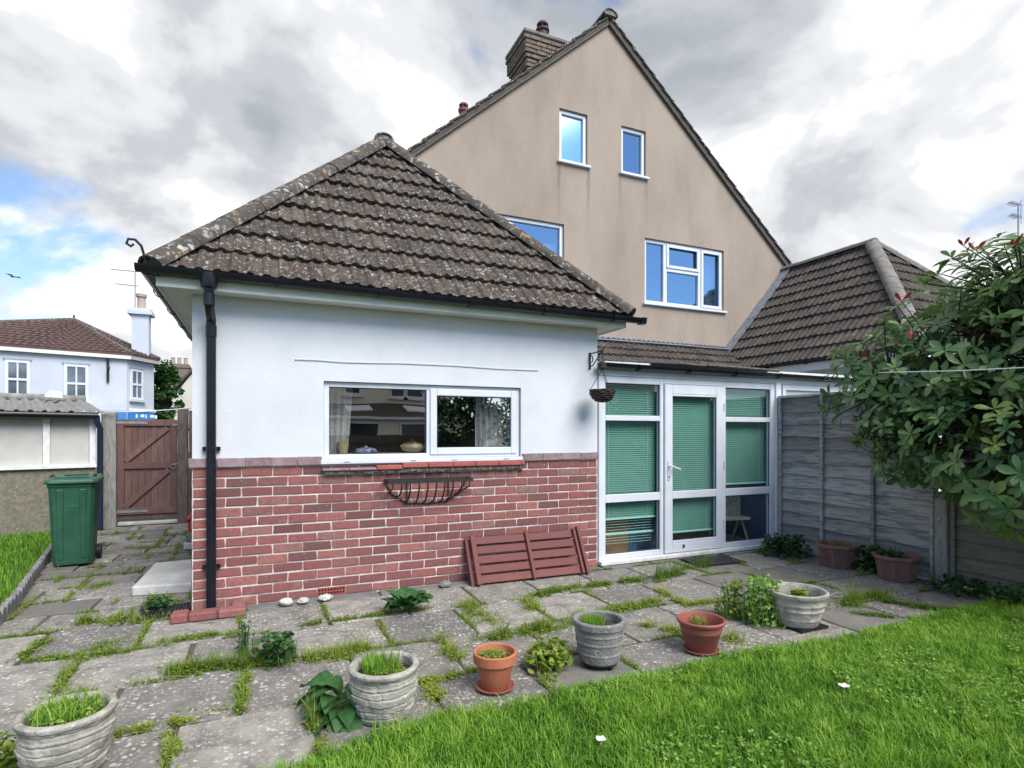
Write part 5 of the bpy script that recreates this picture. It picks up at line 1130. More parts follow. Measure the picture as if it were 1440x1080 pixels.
for (x0,y0,x1,y1,cnt,h,s,t0,t1) in segs:
    h = h*1.9 if h >= .05 else h*1.4; cnt = int(cnt*1.7); s *= 1.25
    a = onZ(x0,y0); b = onZ(x1,y1); f = np.random.rand(cnt); c = np.random.rand(cnt)
    P = np.array(a)[None]*(1-f[:,None])+np.array(b)[None]*f[:,None]; P += np.random.normal(0,1,(cnt,3))*np.array([s*.9,s*.62,0])*(.35+1.1*np.random.rand(cnt,1)); P[:,2] = -.01; P[:,1] = np.minimum(P[:,1],-.02) if a.y < 0 else P[:,1]
    dens = np.array([mnoise.noise(Vector((p[0]*9,p[1]*9,1))) for p in P]) > -.12; P = P[dens]; k = len(P); hv_ = np.array([.55+1.5*max(0,mnoise.noise(Vector((p[0]*6,p[1]*6,5)))+.15) for p in P])
    if k == 0: continue
    bp_.append(blades(P, .012+h*hv_*(.35+1.0*np.random.rand(k)), .0016+.0014*np.random.rand(k), 1.1*np.random.rand(k), t0+(t1-t0)*np.random.rand(k)))
    Q = np.repeat(P,3,0)+np.random.normal(0,1,(3*k,3))*np.array([s*.6,s*.5,0]); Q[:,2] = .004+np.random.rand(3*k)**2*min(h,.06)*.7
    lp_.append(leaflets(Q, .0065*(.6+.9*np.random.rand(3*k)), t0+(t1-t0)*np.random.rand(3*k), .6))
for (y0, y1, off) in rowsY:                       # thin straggle along every joint
    for xj in [off-.62*4+.62*i for i in range(18)]:
        if -1.6 < xj < 6.4: lin = (xj, y0, xj, y1); bp_.append(('j',)+lin)
    bp_.append(('j', -1.7, y1, 6.4, y1))
y = -.17
while y < 5:
    bp_.append(('j', -1.3-.1*max(0,y), y, -.05, y+.05)); y += .46
for xj in (-1.0,-.6,-.35,-.04,-1.25): bp_.append(('j', xj, 0, xj-.15, 4.9))
js = [b for b in bp_ if isinstance(b[0], str)]; bp_ = [b for b in bp_ if not isinstance(b[0], str)]
for _, x0, y0, x1, y1 in js:
    L_ = math.hypot(x1-x0, y1-y0); cnt = int(L_*330); f = np.random.rand(cnt)
    P = np.stack([x0+(x1-x0)*f, y0+(y1-y0)*f, np.full(cnt,-.015)], 1); P[:,:2] += np.random.normal(0,.009,(cnt,2))
    nz_ = np.array([mnoise.noise(Vector((p[0]*3.3,p[1]*3.3,8))) for p in P]); P = P[nz_ > .07]; k = len(P)
    if k < 3: continue
    bp_.append(blades(P, .02+.085*np.random.rand(k)**2.5, .0013+.0012*np.random.rand(k), 1.1*np.random.rand(k), .2+.8*np.random.rand(k)))
    Q = np.repeat(P,2,0)+np.random.normal(0,.010,(2*k,3)); Q[:,2] = .003+.012*np.random.rand(2*k); lp_.append(leaflets(Q, .006*(.5+.9*np.random.rand(2*k)), .2+.7*np.random.rand(2*k), .6))
V, F, rd = merge(bp_+lp_); tag(raw('joint_weeds', V, F, m_weed, None, rd), 'yellow-green grass and moss growing along the patio joints', 'weeds', kind='stuff')
def leaf_curve(base, dirv, length, width, droop, rise, nseg=6, fold=.25, wave=0):
    base = Vector(base); d = Vector(dirv); d.z = 0; d.normalize(); s = d.cross(UP); V = []; F = []
    for i in range(nseg+1):
        t = i/nseg; w = width*math.sin(math.pi*min(1,(t*.92+.06)))**.8*(1-.15*t); p = base + d*length*t + UP*(rise*t*1.6 - droop*t*t); wv = wave*math.sin(t*9)
        V += [p-s*w/2+UP*(w*fold+wv), p, p+s*w/2+UP*(w*fold-wv)]
    for i in range(nseg):
        q = i*3; F += [(q,q+1,q+4,q+3),(q+1,q+2,q+5,q+4)]
    return V, F
def leafy(name, p, n, L, W_, label, mat, rise=.12, droop=.15, stem=.0, hz=0, wave=.0, arc=(0,2*math.pi), cat='plant'):
    t = thing(name, p, label, cat)
    for i in range(n):
        a = arc[0]+(arc[1]-arc[0])*(i+random.uniform(-.3,.3))/n; ll = L*random.uniform(.7,1.15); hh = hz*random.random()
        V, F = leaf_curve(Vector(p)+Vector((math.cos(a)*.02,math.sin(a)*.02,.005+hh)), (math.cos(a),math.sin(a),0), ll, W_*random.uniform(.75,1.15), droop*random.uniform(.5,1.3), rise*random.uniform(.6,1.3), wave=wave)
        m = MB(); m.add(V, F); m.build('leaf', mat, t, smooth=True, fixn=False)
    return t
q = onZ(572,862); leafy('broad_leaved_plant', q, 30, .17, .12, 'low clump of broad dark green leaves on the slabs near the brick wall', m_hosta, rise=.10, droop=.10, hz=.06, wave=.006)
q = p2+Vector((-.20,.08,0)); leafy('broad_leaved_plant', q, 15, .19, .15, 'large drooping dark leaves pressed against a round stone planter', m_hosta, rise=.05, droop=.16, hz=.17, wave=.010, arc=(math.pi*.45, math.pi*1.75))
def bushy(name, c, r, h, n, size, label, mat, tone=(0,1), blades_n=0, stems=6):
    t = thing(name, c, label, 'plant'); a = np.random.rand(n)*2*np.pi; q = np.sqrt(np.random.rand(n)); z = np.random.rand(n)
    rr = r*q*(1-.35*z); P = np.stack([c[0]+rr*np.cos(a), c[1]+rr*np.sin(a), .02+z*h], 1); P += np.random.normal(0,.012,P.shape); P[:,2] = np.maximum(P[:,2],.01)
    parts = [leaflets(P, size*(.6+.7*np.random.rand(n)), tone[0]+(tone[1]-tone[0])*np.random.rand(n), .8)]
    if blades_n: parts.append(blades(disc_pts((c[0],c[1],0), r, blades_n), h*(.5+.7*np.random.rand(blades_n)), np.full(blades_n,.002), .6*np.random.rand(blades_n), tone[0]+(tone[1]-tone[0])*np.random.rand(blades_n)))
    V, F, rd = merge(parts); tag(raw('foliage', V, F, mat, t, rd), kind='stuff')
    for i in range(stems):
        aa = random.uniform(0,6.28); k = r*.7*random.random(); m = MB(); m.tube([(c[0]+k*.3*math.cos(aa),c[1]+k*.3*math.sin(aa),0),(c[0]+k*math.cos(aa),c[1]+k*math.sin(aa),h*random.uniform(.7,1.05))], .003, 5); m.build('stem', m_dkleaf if mat is m_dkleaf else m_weed, t)
    return t
q = onZ(388,932); bushy('weed_clump', q, .13, .15, 240, .022, 'leafy dark green weed clump growing between slabs below the airbrick', m_dkleaf, blades_n=50)
q = onZ(345,920); bushy('weed_clump', q, .07, .2, 50, .014, 'thin spiky blue-green weed beside the leafy clump', m_dkleaf, tone=(.3,1), blades_n=60)
q = onZ(772,938); bushy('weed_clump', q, .17, .12, 330, .024, 'yellow-green leafy weed spreading beside the orange pot', m_weed, tone=(.3,.95), blades_n=30)
q = onZ(1072,876); bushy('weed_clump', q, .17, .32, 900, .016, 'dense bushy green weed growing against the wide stone planter', m_clover, blades_n=60, stems=12)
q = onZ(1030,868); bushy('weed_clump', q, .13, .26, 260, .018, 'pale feathery weeds between the reddish pot and the bushy clump', m_weed, tone=(.1,.8), blades_n=120, stems=8)
q = Vector((6.15,-.42,0)); bushy('ivy', q, .30, .20, 420, .030, 'dark ivy spreading from the porch corner along the fence foot', m_dkleaf)
q = Vector((6.30,-1.35,0)); bushy('ivy', q, .17, .24, 260, .030, 'dark ivy growing between the two octagonal planters', m_dkleaf)
q = Vector((6.25,-2.25,0)); bushy('ivy', q, .34, .10, 330, .026, 'low dark creeper at the foot of the bolted fence post', m_dkleaf)
q = Vector((6.2,-2.65,0)); bushy('fern', q, .2, .16, 160, .024, 'shaded dark weeds under the shrub by the lawn corner', m_dkleaf)
q = onZ(540,1024); t = leafy('flowering_weed', q, 5, .06, .022, 'small flowering weed in front of the planter with drooping leaves', m_hosta, rise=.03, droop=.03)
m = MB(); m.tube([q, q+Vector((.005,0,.07)), q+Vector((-.004,0,.15))], .002, 5); m.build('stem', m_clover, t)
m = MB(); m.lathe([(.003,.15),(.014,.158),(.010,.168)], 8, q); m.build('flower', m_petal, t)
q = onZ(222,858); bushy('weed_clump', q, .13, .08, 150, .02, 'green weeds at the drain grate beside the concrete step', m_dkleaf, blades_n=30)
q = p1+Vector((-.25,.05,0)); bushy('weed_clump', q, .13, .14, 220, .022, 'pale green weeds on the path side of the patio end planter', m_weed, tone=(.2,.8))

# ------------------------------------------------------------------ SHRUB
def leaf_mesh(mat, L=1.0, W_=.42, bend=.12):
    V = []; F = []; pr_ = [(0,.10),(.18,.32),(.42,.75),(.66,1.0),(.86,.78),(1.0,.10)]
    for t, w in pr_: V += [(t*L, -w*W_/2, .06*w-bend*t*t), (t*L, 0, -bend*t*t), (t*L, w*W_/2, .06*w-bend*t*t)]
    for i in range(len(pr_)-1): q = i*3; F += [(q,q+1,q+4,q+3),(q+1,q+2,q+5,q+4)]
    me = D.meshes.new('leaf'); me.from_pydata([tuple(v) for v in V], [], F); me.materials.append(mat); me.polygons.foreach_set('use_smooth', [True]*len(F)); return me, np.array(V), np.array(F)
shr = thing('shrub', (6.45,-3.05,0), 'large glossy evergreen shrub with red young shoots overhanging the fence', 'shrub')
lmO, LV, LF = leaf_mesh(m_leafO); lmO2 = leaf_mesh(m_leafO, W_=.36, bend=.32)[0]; lmO3 = leaf_mesh(m_leafO, W_=.50, bend=-.05)[0]; LV2 = leaf_mesh(m_leafO, W_=.36, bend=.32)[1]; lmY, _, _ = leaf_mesh(m_leafY); lmR, _, _ = leaf_mesh(m_leafR, W_=.33)
lobes = [((6.60,-2.75,2.25),(.80,.85,.80)), ((6.40,-2.05,2.02),(.70,.72,.74)), ((6.25,-1.55,1.95),(.58,.62,.56)), ((6.20,-2.25,1.45),(.52,.62,.56)), ((6.05,-2.75,1.30),(.55,.62,.56)),
         ((6.9,-2.1,2.45),(.62,.72,.52)), ((6.35,-3.3,1.6),(.7,.6,.75)), ((6.15,-1.80,1.45),(.42,.42,.46)), ((7.0,-2.9,2.75),(.75,.8,.62)), ((6.5,-3.3,2.55),(.7,.7,.75)), ((6.75,-2.45,2.75),(.5,.55,.45))]
rs = random.Random(11); tips = []
for (c, r) in lobes:
    k = int(108*(r[0]*r[1]*r[2])**.5/.5)
    for _ in range(k):
        d = Vector((rs.gauss(0,1),rs.gauss(0,1),rs.gauss(0,1))).normalized(); f = rs.uniform(.72,1.06) if rs.random() < .8 else rs.uniform(.3,.7)
        f *= 1+.38*mnoise.noise(d*2.3+Vector(c)); p = Vector(c)+Vector((d.x*r[0],d.y*r[1],d.z*r[2]))*f
        if abs(p.x-XF) < .06 and p.z < 1.95: p.x = XF-.12
        if p.z > .6: tips.append((p, (d+Vector((0,0,.55))).normalized(), Vector(c)))
for (px_, py_, z_) in ((1338,362,4.9),(1352,372,4.8),(1380,348,4.7),(1396,362,4.6),(1412,345,4.6),(1300,398,5.1),(1318,384,5.0),(1432,338,4.5),(1262,430,5.3),(1244,446,5.4),(1366,380,4.7)):   # loose shoots above the crown
    e = dep(px_,py_,z_); c = min((Vector(l[0]) for l in lobes), key=lambda q: (q-e).length); tips.append((e, Vector((rs.uniform(-.3,.3),rs.uniform(-.3,.3),1)).normalized(), c))
leaves = []
for p, ax, c in tips:
    n = rs.randint(6,9); sz = rs.uniform(.085,.18); a0 = rs.uniform(0,6.28); sx_ = ax.orthogonal().normalized(); sy = ax.cross(sx_); tone = rs.random()
    px_, py_, dz_ = proj(p); kind = 0
    if px_ > 1330 and py_ > 570 and rs.random() < .33: kind = 1
    for i in range(n):
        a = a0+i*2.4; tl = rs.uniform(.15,.75); d = ((sx_*math.cos(a)+sy*math.sin(a))*math.cos(tl)+ax*math.sin(tl)).normalized(); d = (d+Vector((0,0,-.18))).normalized()
        nrm = (ax - d*ax.dot(d)).normalized(); yv = nrm.cross(d); q = p - ax*.03*rs.random()*i/3; s = sz*rs.uniform(.7,1.15)
        Mx = Matrix(((d.x,yv.x,nrm.x,q.x),(d.y,yv.y,nrm.y,q.y),(d.z,yv.z,nrm.z,q.z),(0,0,0,1))) @ Matrix.Scale(s,4)
        leaves.append((Mx, min(1,max(0,tone*.75+rs.uniform(0,.25))), kind))
for (px_, py_, z_) in ((1355,346,4.6),(1372,352,4.6),(1281,478,4.7),(1219,503,5.2),(1268,424,5.0),(1425,350,4.5)):     # red shoots
    p = dep(px_,py_,z_)
    for i in range(3 if px_ > 1340 else 2):
        d = Vector((rs.uniform(-.8,.8),rs.uniform(-.8,.8),1)).normalized(); nrm = d.orthogonal().normalized(); yv = nrm.cross(d)
        leaves.append((Matrix(((d.x,yv.x,nrm.x,p.x),(d.y,yv.y,nrm.y,p.y),(d.z,yv.z,nrm.z,p.z),(0,0,0,1))) @ Matrix.Scale(rs.uniform(.06,.10),4), .5, 2))
vis = sorted(range(len(leaves)), key=lambda i: (leaves[i][2] == 0, (leaves[i][0].translation-CP).length))
big = set(vis[:290]); Vs = []; Fs = []; Rs_ = []; b = 0
for i, (Mx, tn, kd) in enumerate(leaves):
    if i in big: link('leaf', (rs.choice((lmO,lmO2,lmO3)), lmY, lmR)[kd], None, shr, Mx)
    else:
        A = np.array(Mx); Vs.append((LV if i % 2 else LV2)@A[:3,:3].T+A[:3,3]); Fs.append(LF+b); Rs_.append(np.full(len(LV),tn)); b += len(LV)
tag(raw('crown', np.concatenate(Vs), np.concatenate(Fs), m_leafM, shr, np.concatenate(Rs_), smooth=True), kind='stuff')
root = Vector((6.42,-3.05,-.05)); m = MB(); m.tube([root, root+Vector((-.02,.05,.5)), root+Vector((-.05,.15,1.0)), root+Vector((0,.3,1.6))], [.075,.065,.055,.04], 10); m.build('trunk', m_bark, shr, smooth=True)
m = MB()
for (c, r) in lobes:
    c = Vector(c); a = root+Vector((-.03,.1,rs.uniform(.5,1.2))); md = a.lerp(c,.5)+Vector((0,0,-.12)); m.tube([a, md, c], [.04,.03,.018], 7)
    near = [t for t in tips if (t[2]-c).length < .01]
    for t in near[::2]+[q_ for q_ in tips[-11:] if (q_[2]-c).length < .01]: m.tube([c.lerp(md,rs.uniform(0,.35)), c.lerp(t[0],.55)+Vector((0,0,-.04)), t[0]], [.012,.008,.004], 5, caps=False)
for (px_,py_,z_) in ((1355,346,4.6),(1372,352,4.6),(1281,478,4.7),(1219,503,5.2),(1268,424,5.0),(1425,350,4.5)):
    e = dep(px_,py_,z_); c = min((Vector(l[0]) for l in lobes), key=lambda q: (q-e).length); m.tube([c, c.lerp(e,.6)+Vector((.02,0,0)), e], [.01,.006,.003], 5)
tag(m.build('branches', m_bark, shr, smooth=True), kind='stuff')
m = MB(); a = dep(1236,524,5.0); b = dep(1520,513,3.6); m.tube([a, a.lerp(b,.5)-Vector((0,0,.01)), b], .004, 5); tag(m.build('washing_line', m_cord), 'thin white washing line crossing in front of the glossy shrub', 'line')

# ------------------------------------------------------------------ BEYOND THE GATE
FA = R(17.1); fd = Vector((math.cos(FA),math.sin(FA),0)); cd = Vector((math.cos(R(66)),math.sin(R(66)),0)); FZ = 28.0
P1 = dep(178,609,FZ); P1.z = 0; P0 = P1-fd*9.5
def hit(o, d, px):                               # along a line on the ground, where it crosses a photo column
    lo, hi = -40.0, 40.0; f = lambda t: proj(o+d*t)[0]-px
    for _ in range(60):
        mid = (lo+hi)/2
        if (f(lo) > 0) == (f(mid) > 0): lo = mid
        else: hi = mid
    return lo
lo_ = 0.0; t_c = next(t for t in np.arange(.2,9,.02) if proj(P1+cd*t)[0] >= 216); P2 = P1+cd*t_c; P3 = P2+Vector((-fd.y,fd.x,0))*7; P4 = P0+Vector((-fd.y,fd.x,0))*(7+t_c*.75); EZ = 5.2
fh = thing('corner_house', ((P1+P3)/2).to_tuple(), 'white rendered corner house with hipped reddish brown roof beyond the garden gate', 'house')
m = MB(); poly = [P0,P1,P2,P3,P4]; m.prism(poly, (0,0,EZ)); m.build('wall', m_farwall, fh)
ctr = sum(poly, Vector())/5; big_ = [ctr+(p-ctr)*1.045 for p in poly]; apx = dep(104,451,31.5)
rf = MB(); k = 5; V = [p+Vector((0,0,EZ)) for p in big_]+[p+Vector((0,0,EZ+.12)) for p in big_]+[apx]
rf.add(V, [tuple(range(5))[::-1]]+[(i,(i+1)%5,5+(i+1)%5,5+i) for i in range(5)]+[(5+i,5+(i+1)%5,10) for i in range(5)]); rfo = rf.build('roof', m_farroof, fh)
# tile courses on the two slopes in view
m = MB()
for (a, b) in ((big_[0],big_[1]), (big_[1],big_[2])):
    a = a+Vector((0,0,EZ+.12)); b = b+Vector((0,0,EZ+.12)); L = (b-a).length
    for r_ in range(13):
        f = r_/13.5; a2 = a.lerp(apx,f); b2 = b.lerp(apx,f); a3 = a.lerp(apx,f+.07); b3 = b.lerp(apx,f+.07); n_ = max(1,int(L*(1-f)/.3)); nn_ = (b-a).cross(apx-a).normalized()
        for i in range(n_):
            q0 = a2.lerp(b2,(i+.08)/n_); q1 = a2.lerp(b2,(i+.92)/n_); q2 = a3.lerp(b3,(i+.92)/n_); q3 = a3.lerp(b3,(i+.08)/n_)
            m.add([q0+nn_*.05, q1+nn_*.05, q2+nn_*.01, q3+nn_*.01, q0+nn_*.0, q1+nn_*.0, (q0+q1)/2+nn_*.11, (q2+q3)/2+nn_*.05], [(0,6,7,3),(6,1,2,7),(4,6,0),(4,5,6),(5,1,6)])
tag(m.build('tiles', M('far_tile', (.13,.08,.07), (.08,.052,.047), scale=5, rough=.9), rfo, fixn=False), kind='stuff')
for a in (big_[1], big_[0], big_[2]): m = MB(); m.tube([a+Vector((0,0,EZ+.15)), apx+Vector((0,0,.04))], .13, 8); m.build('hip', m_hip, rfo, smooth=True)
m = MB(); m.lathe([(.04,0),(.07,.12),(.03,.18),(.06,.26),(.01,.34)], 8, apx); m.build('finial', m_iron, rfo)
m = MB()
for i in range(3): m.beam(big_[i if i < 2 else 1]+Vector((0,0,EZ-.06)), big_[i+1 if i < 2 else 2]+Vector((0,0,EZ-.06)), .14, .16)
m.build('eaves_gutter', m_chip, fh)
def far_window(o, d, px0, px1, y0, y1, par):
    def tt(px): return next(t for t in np.arange(-14,9,.01) if proj(o+d*t)[0] >= px)
    t0, t1 = tt(px0), tt(px1); a = o+d*t0; b = o+d*t1; mid = (a+b)/2; zc_ = proj(mid)[2]; z1 = CP.z+(HZ-y0)/FP*zc_; z0 = CP.z+(HZ-y1)/FP*zc_; nrm = Vector((d.y,-d.x,0))
    w = sub('window', par, (mid.x,mid.y,z0)); L = (b-a).length; T_ = Matrix(((d.x,nrm.x,0,a.x),(d.y,nrm.y,0,a.y),(0,0,1,0),(0,0,0,1)))
    def bxx(nm, u0,u1,n0,n1,q0,q1,mt): m = MB(); m.T = T_; m.box((u0,n0,q0),(u1,n1,q1)); m.build(nm, mt, w)
    bxx('pane',0,L,.0,.02,z0,z1,M('far_pane', (.14,.17,.20), (.05,.06,.075), scale=1.2, rough=.08, spec=.8))
    m = MB(); m.T = T_
    for (u0,u1,q0,q1) in ((-.06,.06,z0,z1),(L-.06,L+.06,z0,z1)): m.box((u0,-.0,q0),(u1,.06,q1))
    m.box((.06,0,z1-.1),(L-.06,.06,z1)); m.box((.06,0,z0),(L-.06,.06,z0+.1)); m.box((.06,.0,(z0+z1)/2-.05),(L-.06,.07,(z0+z1)/2+.05)); m.box((L/2-.03,0,z0+.1),(L/2+.03,.05,(z0+z1)/2-.05)); m.box((L/2-.03,0,(z0+z1)/2+.05),(L/2+.03,.05,z1-.1)); m.build('sash_frame', m_upvc, w)
    bxx('sill',-.15,L+.15,0,.18,z0-.12,z0-.001,m_farwall); bxx('surround',-.12,L+.12,.0,.04,z1+.001,z1+.08,m_lead)
far_window(P1, fd, 9, 40, 507, 560, fh); far_window(P1, fd, 92, 122, 513, 566, fh); far_window(P1, cd, 184, 199, 520, 562, fh)
sa = P1+cd*.15+Vector((0,0,2.1)); nrm = Vector((cd.y,-cd.x,0))
m = MB(); m.add([P1-fd*1.2+Vector((fd.y,-fd.x,0))*.12+Vector((0,0,2.15)), P1+nrm*.12+Vector((0,0,2.15)), P1+nrm*.12+Vector((0,0,2.75)), P1-fd*1.2+Vector((fd.y,-fd.x,0))*.12+Vector((0,0,2.75))], [(0,1,2,3)])
sg = thing('shop_fascia', P1.to_tuple(), 'blue and white shop fascia board low on the white corner house', 'sign')
def facia(a, b, z0, z1, off, nm, mt): m = MB(); d = (b-a).normalized(); n_ = Vector((d.y,-d.x,0)); m.prism([a+n_*off+UP*z0, b+n_*off+UP*z0, b+n_*off+UP*z1, a+n_*off+UP*z1], -n_*.05); m.build(nm, mt, sg)
facia(P1-fd*.6, P1-fd*.02, 2.1, 2.52, .12, 'board', m_bluesign); facia(P1+cd*.02, P2-cd*.1, 2.1, 2.52, .12, 'board', m_bluesign); facia(P1+cd*.0, P2-cd*.05, 2.53, 2.66, .16, 'white_strip', m_signwhite)
for i in range(5): a = P1+cd*(.5+i*.38); facia(a, a+cd*(.12,.26,.08,.3,.16)[i], 2.2+.04*(i%2), 2.38, .135, 'lettering', m_signwhite)
# chimney and aerials of the corner house
cz0 = dep(199,497,30); m = MB(); hw = .38; m.box((cz0.x-hw,cz0.y-hw,EZ-.2),(cz0.x+hw,cz0.y+hw,7.62)); m.build('chimney_stack', m_farwall, fh)
m = MB(); m.box((cz0.x-.55,cz0.y-.55,7.62),(cz0.x+.55,cz0.y+.55,7.80)); m.box((cz0.x-.46,cz0.y-.46,7.801),(cz0.x+.46,cz0.y+.46,7.95)); m.build('chimney_cap', m_farwall, fh)
m = MB(); m.lathe([(.24,7.95),(.2,8.0),(.19,8.55),(.25,8.6),(.25,8.75),(.15,8.75)], 14, (cz0.x,cz0.y,0)); m.build('chimney_pot', M('buff_clay', (.36,.29,.24), rough=.9), fh, smooth=True)
def aerial(base, top, label, s=1.0, arms=((0,1.25,.9),(-.75,1.0,.8)), d=None):
    t = thing('tv_aerial', base, label, 'aerial'); d = d or -RT; m = MB(); m.tube([base, top], .028*s, 6); m.build('mast', m_metal, t)
    for dz, L, f in arms:
        m = MB(); p = Vector(top)+Vector((0,0,dz*s)); e = p+d*L*s+UP*.12*s; m.tube([p-d*.15*s, e], .02*s, 5)
        for i in range(8): q = p.lerp(e,(i+.5)/8); m.tube([q-FW*.16*s, q+FW*.16*s], .008*s, 4)
        for k in (-1,1): m.tube([p-d*.1*s, p-d*.1*s+UP*k*.22*s], .012*s, 4)
        m.build('antenna', m_metal, t)
tp = dep(190,382,29.6); aerial(Vector((tp.x,tp.y,7.3)), tp, 'tall two-armed television aerial on the white corner house chimney')
# bracket on the far wall
q = next(P1+fd*t for t in np.arange(-9,0,.02) if proj(P1+fd*t)[0] >= 151); q = q+Vector((fd.y,-fd.x,0))*.08; m = MB(); m.tube([q+UP*3.9,q+UP*5.0], .06, 6); m.tube([q+UP*4.35,q+Vector((fd.y,-fd.x,0))*.4+UP*4.6], .05, 5); m.build('wall_bracket', m_iron, fh)
# house further back with a stack of pots
b0 = dep(262,609,42); fb_ = thing('terraced_house', (b0.x,b0.y,0), 'cream gabled house end with brick chimney behind the leafy tree', 'house')
ga = dep(268,545,42); m = MB(); zz1 = 1.437+(609-585)/800*42
a = dep(236,609,42); b = dep(330,609,42); a.z = b.z = 0; za = 1.437+(609-548)/800*42; zb2 = 1.437+(609-525)/800*42
m.prism([a, b, b+UP*(zb2-2.2), a.lerp(b,.38)+UP*(zb2+.1), a+UP*(za-1.0)], FW*9); m.build('wall', m_farcream, fb_)
m = MB(); apq = a.lerp(b,.38)+UP*(zb2+.15); m.prism([a+UP*(za-.9)-RT*.3-FW*.2, apq-FW*.2, apq+UP*.2-FW*.2, a+UP*(za-.7)-RT*.3-FW*.2], FW*9.4); m.prism([apq-FW*.2, b+UP*(zb2-2.1)-FW*.2, b+UP*(zb2-1.9)-FW*.2, apq+UP*.2-FW*.2], FW*9.4); m.build('roof', m_tile2, fb_)
c0 = dep(252,609,44); m = MB(); m.box((c0.x-.6,c0.y-.45,zb2-1.4),(c0.x+.7,c0.y+.45,6.75)); m.box((c0.x-.68,c0.y-.53,6.45),(c0.x+.78,c0.y+.53,6.62)); m.build('chimney_stack', m_chim, fb_)
for i in range(3): m = MB(); m.lathe([(.15,6.75),(.13,7.2),(.16,7.25),(.1,7.25)], 10, (c0.x-.4+i*.42,c0.y,0)); m.build('chimney_pot', M('buff_clay', (.36,.29,.24)), fb_)
# leafy tree beyond the gate
def small_tree(base, h, r, label, n=5200, mat=m_dkleaf, tall=1.0, size=.075, tone=(0,1)):
    t = thing('tree', base, label, 'tree'); m = MB(); m.tube([base, base+UP*h*.4, base+UP*h*.85], [r*.12,r*.09,.02], 8); m.build('trunk', m_bark, t, smooth=True)
    rg = np.random.RandomState(int(h*100)); cl = []
    for i in range(46):
        z = rg.uniform(.22,1.0); a = rg.uniform(0,6.28); k = r*(1-.72*max(0,z-.3))*rg.uniform(.3,1); cl.append((base.x+k*math.cos(a), base.y+k*math.sin(a), base.z+z*h, r*rg.uniform(.18,.34)))
    cl = np.array(cl); pick = rg.randint(0,len(cl),n); dr_ = rg.normal(0,1,(n,3)); dr_ /= np.linalg.norm(dr_,axis=1)[:,None]; P = cl[pick,:3]+dr_*cl[pick,3:4]*(rg.rand(n,1)**.4); P[:,2] += 0
    V, F, rd = leaflets(P, size*(.6+.8*rg.rand(n)), tone[0]+(tone[1]-tone[0])*rg.rand(n), 1.0); tag(raw('crown', V, F, mat, t, rd), kind='stuff')
    m = MB()
    for c in cl[::2]: m.tube([base+UP*h*.35, Vector(c[:3])], [.04,.012], 5, caps=False)
    m.build('branches', m_bark, t); return t
tb = dep(229,609,31.5); tb.z = 0; small_tree(tb, 5.3, 1.05, 'dark leafy tree standing beside the white corner house', mat=m_dkleaf, size=.10)
# aerial behind the shrub
tp = dep(1432,287,11.5); aerial(Vector((tp.x,tp.y,-.05)), tp, 'thin television aerial mast rising behind the glossy shrub', .55, arms=((-.05,.35,.5),(-.5,.3,.5)))
# gull
gp = dep(19,389,55); m = MB(); m.tube([gp-RT*.33, gp-RT*.12, gp+RT*.15, gp+RT*.36], [.03,.10,.09,.02], 8)
gl_ = thing('gull', gp, 'small gull gliding in the blue gap of the sky', 'bird'); m.build('body', M('gull_grey', (.3,.3,.31), rough=.8), gl_, smooth=True)
for s in (-1,1): m = MB(); m.prism([gp-RT*.1, gp+RT*.1, gp+RT*.12+FW*s*.45+UP*.12, gp+RT*.0+FW*s*.95+UP*.05, gp-RT*.08+FW*s*.4+UP*.12], UP*.02); m.build('wing', MATS['gull_grey'], gl_)

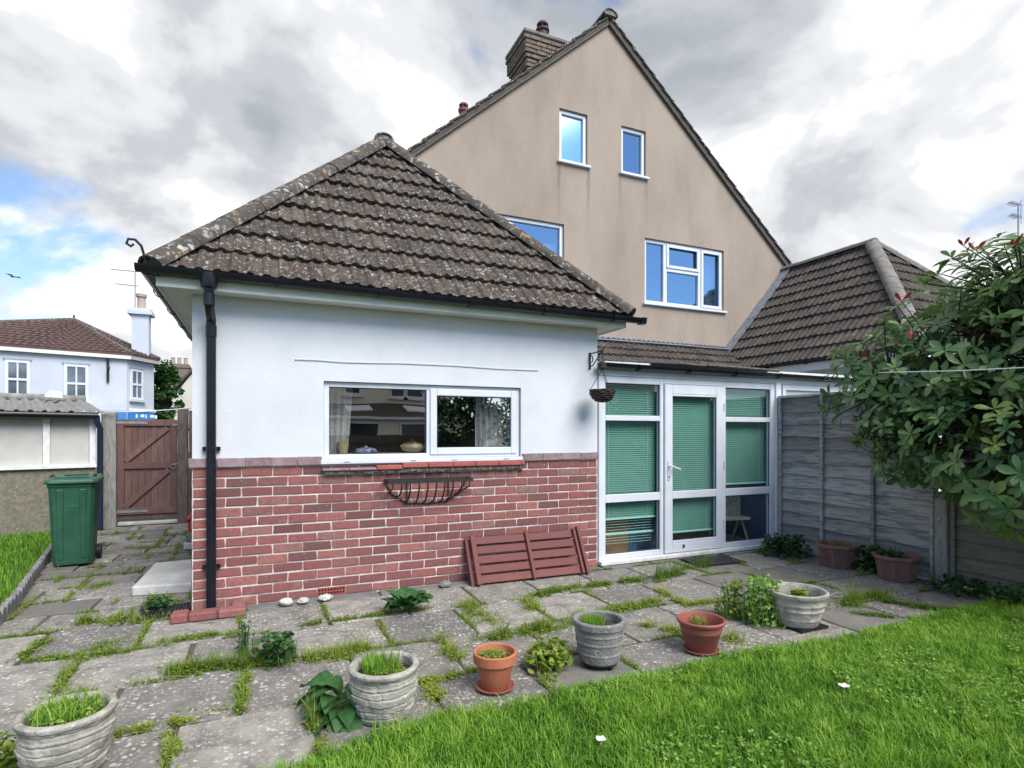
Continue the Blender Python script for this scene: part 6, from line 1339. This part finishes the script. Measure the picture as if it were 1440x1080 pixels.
# ------------------------------------------------------------------ ACROSS THE GARDEN (seen reflected in the kitchen window)
oh = thing('opposite_house', (4,-27,0), 'cream house with dark lean-to roof, mirrored in the kitchen window', 'house'); OY = -25.0
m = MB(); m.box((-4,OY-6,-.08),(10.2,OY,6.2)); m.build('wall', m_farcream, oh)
m = MB(); m.prism([(-4.3,OY+.3,6.2),(-4.3,OY-6.3,6.2),(-4.3,OY-3,8.6)], (14.8,0,0)); m.build('roof', m_tile2, oh)
m = MB(); m.prism([(-1,OY,2.95),(-1,OY+2.6,2.25),(-1,OY+2.6,2.15),(-1,OY,2.15)], (11.6,0,0)); m.build('lean_to_roof', m_tile, oh)
m = MB(); m.box((-1,OY+2.6,2.12),(10.6,OY+2.68,2.24)); m.build('lean_to_fascia', m_upvc, oh); m = MB(); m.box((-.9,OY+.01,-.08),(10.5,OY+2.4,2.12)); m.build('lean_to_wall', m_farcream, oh)
m_dkpane = M('dark_pane', (.03,.035,.045), rough=.15, spec=.6)
for x0, x1, z0, z1, y in ((4.55,5.2,3.45,4.9,OY+.03),(6.9,7.6,3.35,4.9,OY+.03),(7.8,8.6,3.35,4.9,OY+.03),(1.0,2.2,3.4,4.9,OY+.03),(4.4,5.7,.9,1.9,OY+2.43),(6.9,8.4,.1,1.9,OY+2.43),(1.2,2.6,.9,1.9,OY+2.43)):
    w = sub('window', oh, ((x0+x1)/2,y,z0)); m = MB(); m.box((x0,y-.02,z0),(x1,y,z1)); m.build('pane', m_dkpane, w); m = MB(); frame_rect(m, x0-.08, x1+.08, z0-.08, z1+.08, y-.02, y+.05, .08); m.build('window_frame', m_upvc, w); m = MB(); m.box((x0-.2,y,z0-.18),(x1+.2,y+.12,z0-.081)); m.build('sill', m_upvc, w)
for x in (5.0,8.0): m = MB(); m.prism([(x-.6,OY+.7,2.78),(x+.6,OY+.7,2.78),(x+.6,OY+1.7,2.51),(x-.6,OY+1.7,2.51)], (0,.02,.06)); m.build('skylight', m_signwhite, oh)
rfnc = thing('back_fence', (3,-12.5,0), 'dark boarded fence across the end of the garden, mirrored in the kitchen window', 'fence')
for i in range(60): m = MB(); m.box((-6+i*.22,-12.5+.01*(i%2),-.08),(-6+i*.22+.215,-12.48+.01*(i%2),1.36)); m.build('board', m_gatepost, rfnc)
m = MB(); m.box((-6,-12.46,.4),(7.2,-12.42,.5)); m.box((-6,-12.46,1.1),(7.2,-12.42,1.2)); m.build('rail', m_gatepost, rfnc)
small_tree(Vector((6.6,-11.0,0)), 4.8, 1.7, 'dark spreading garden tree, mirrored in the opening kitchen casement', n=9000, size=.07, tone=(0,.6))
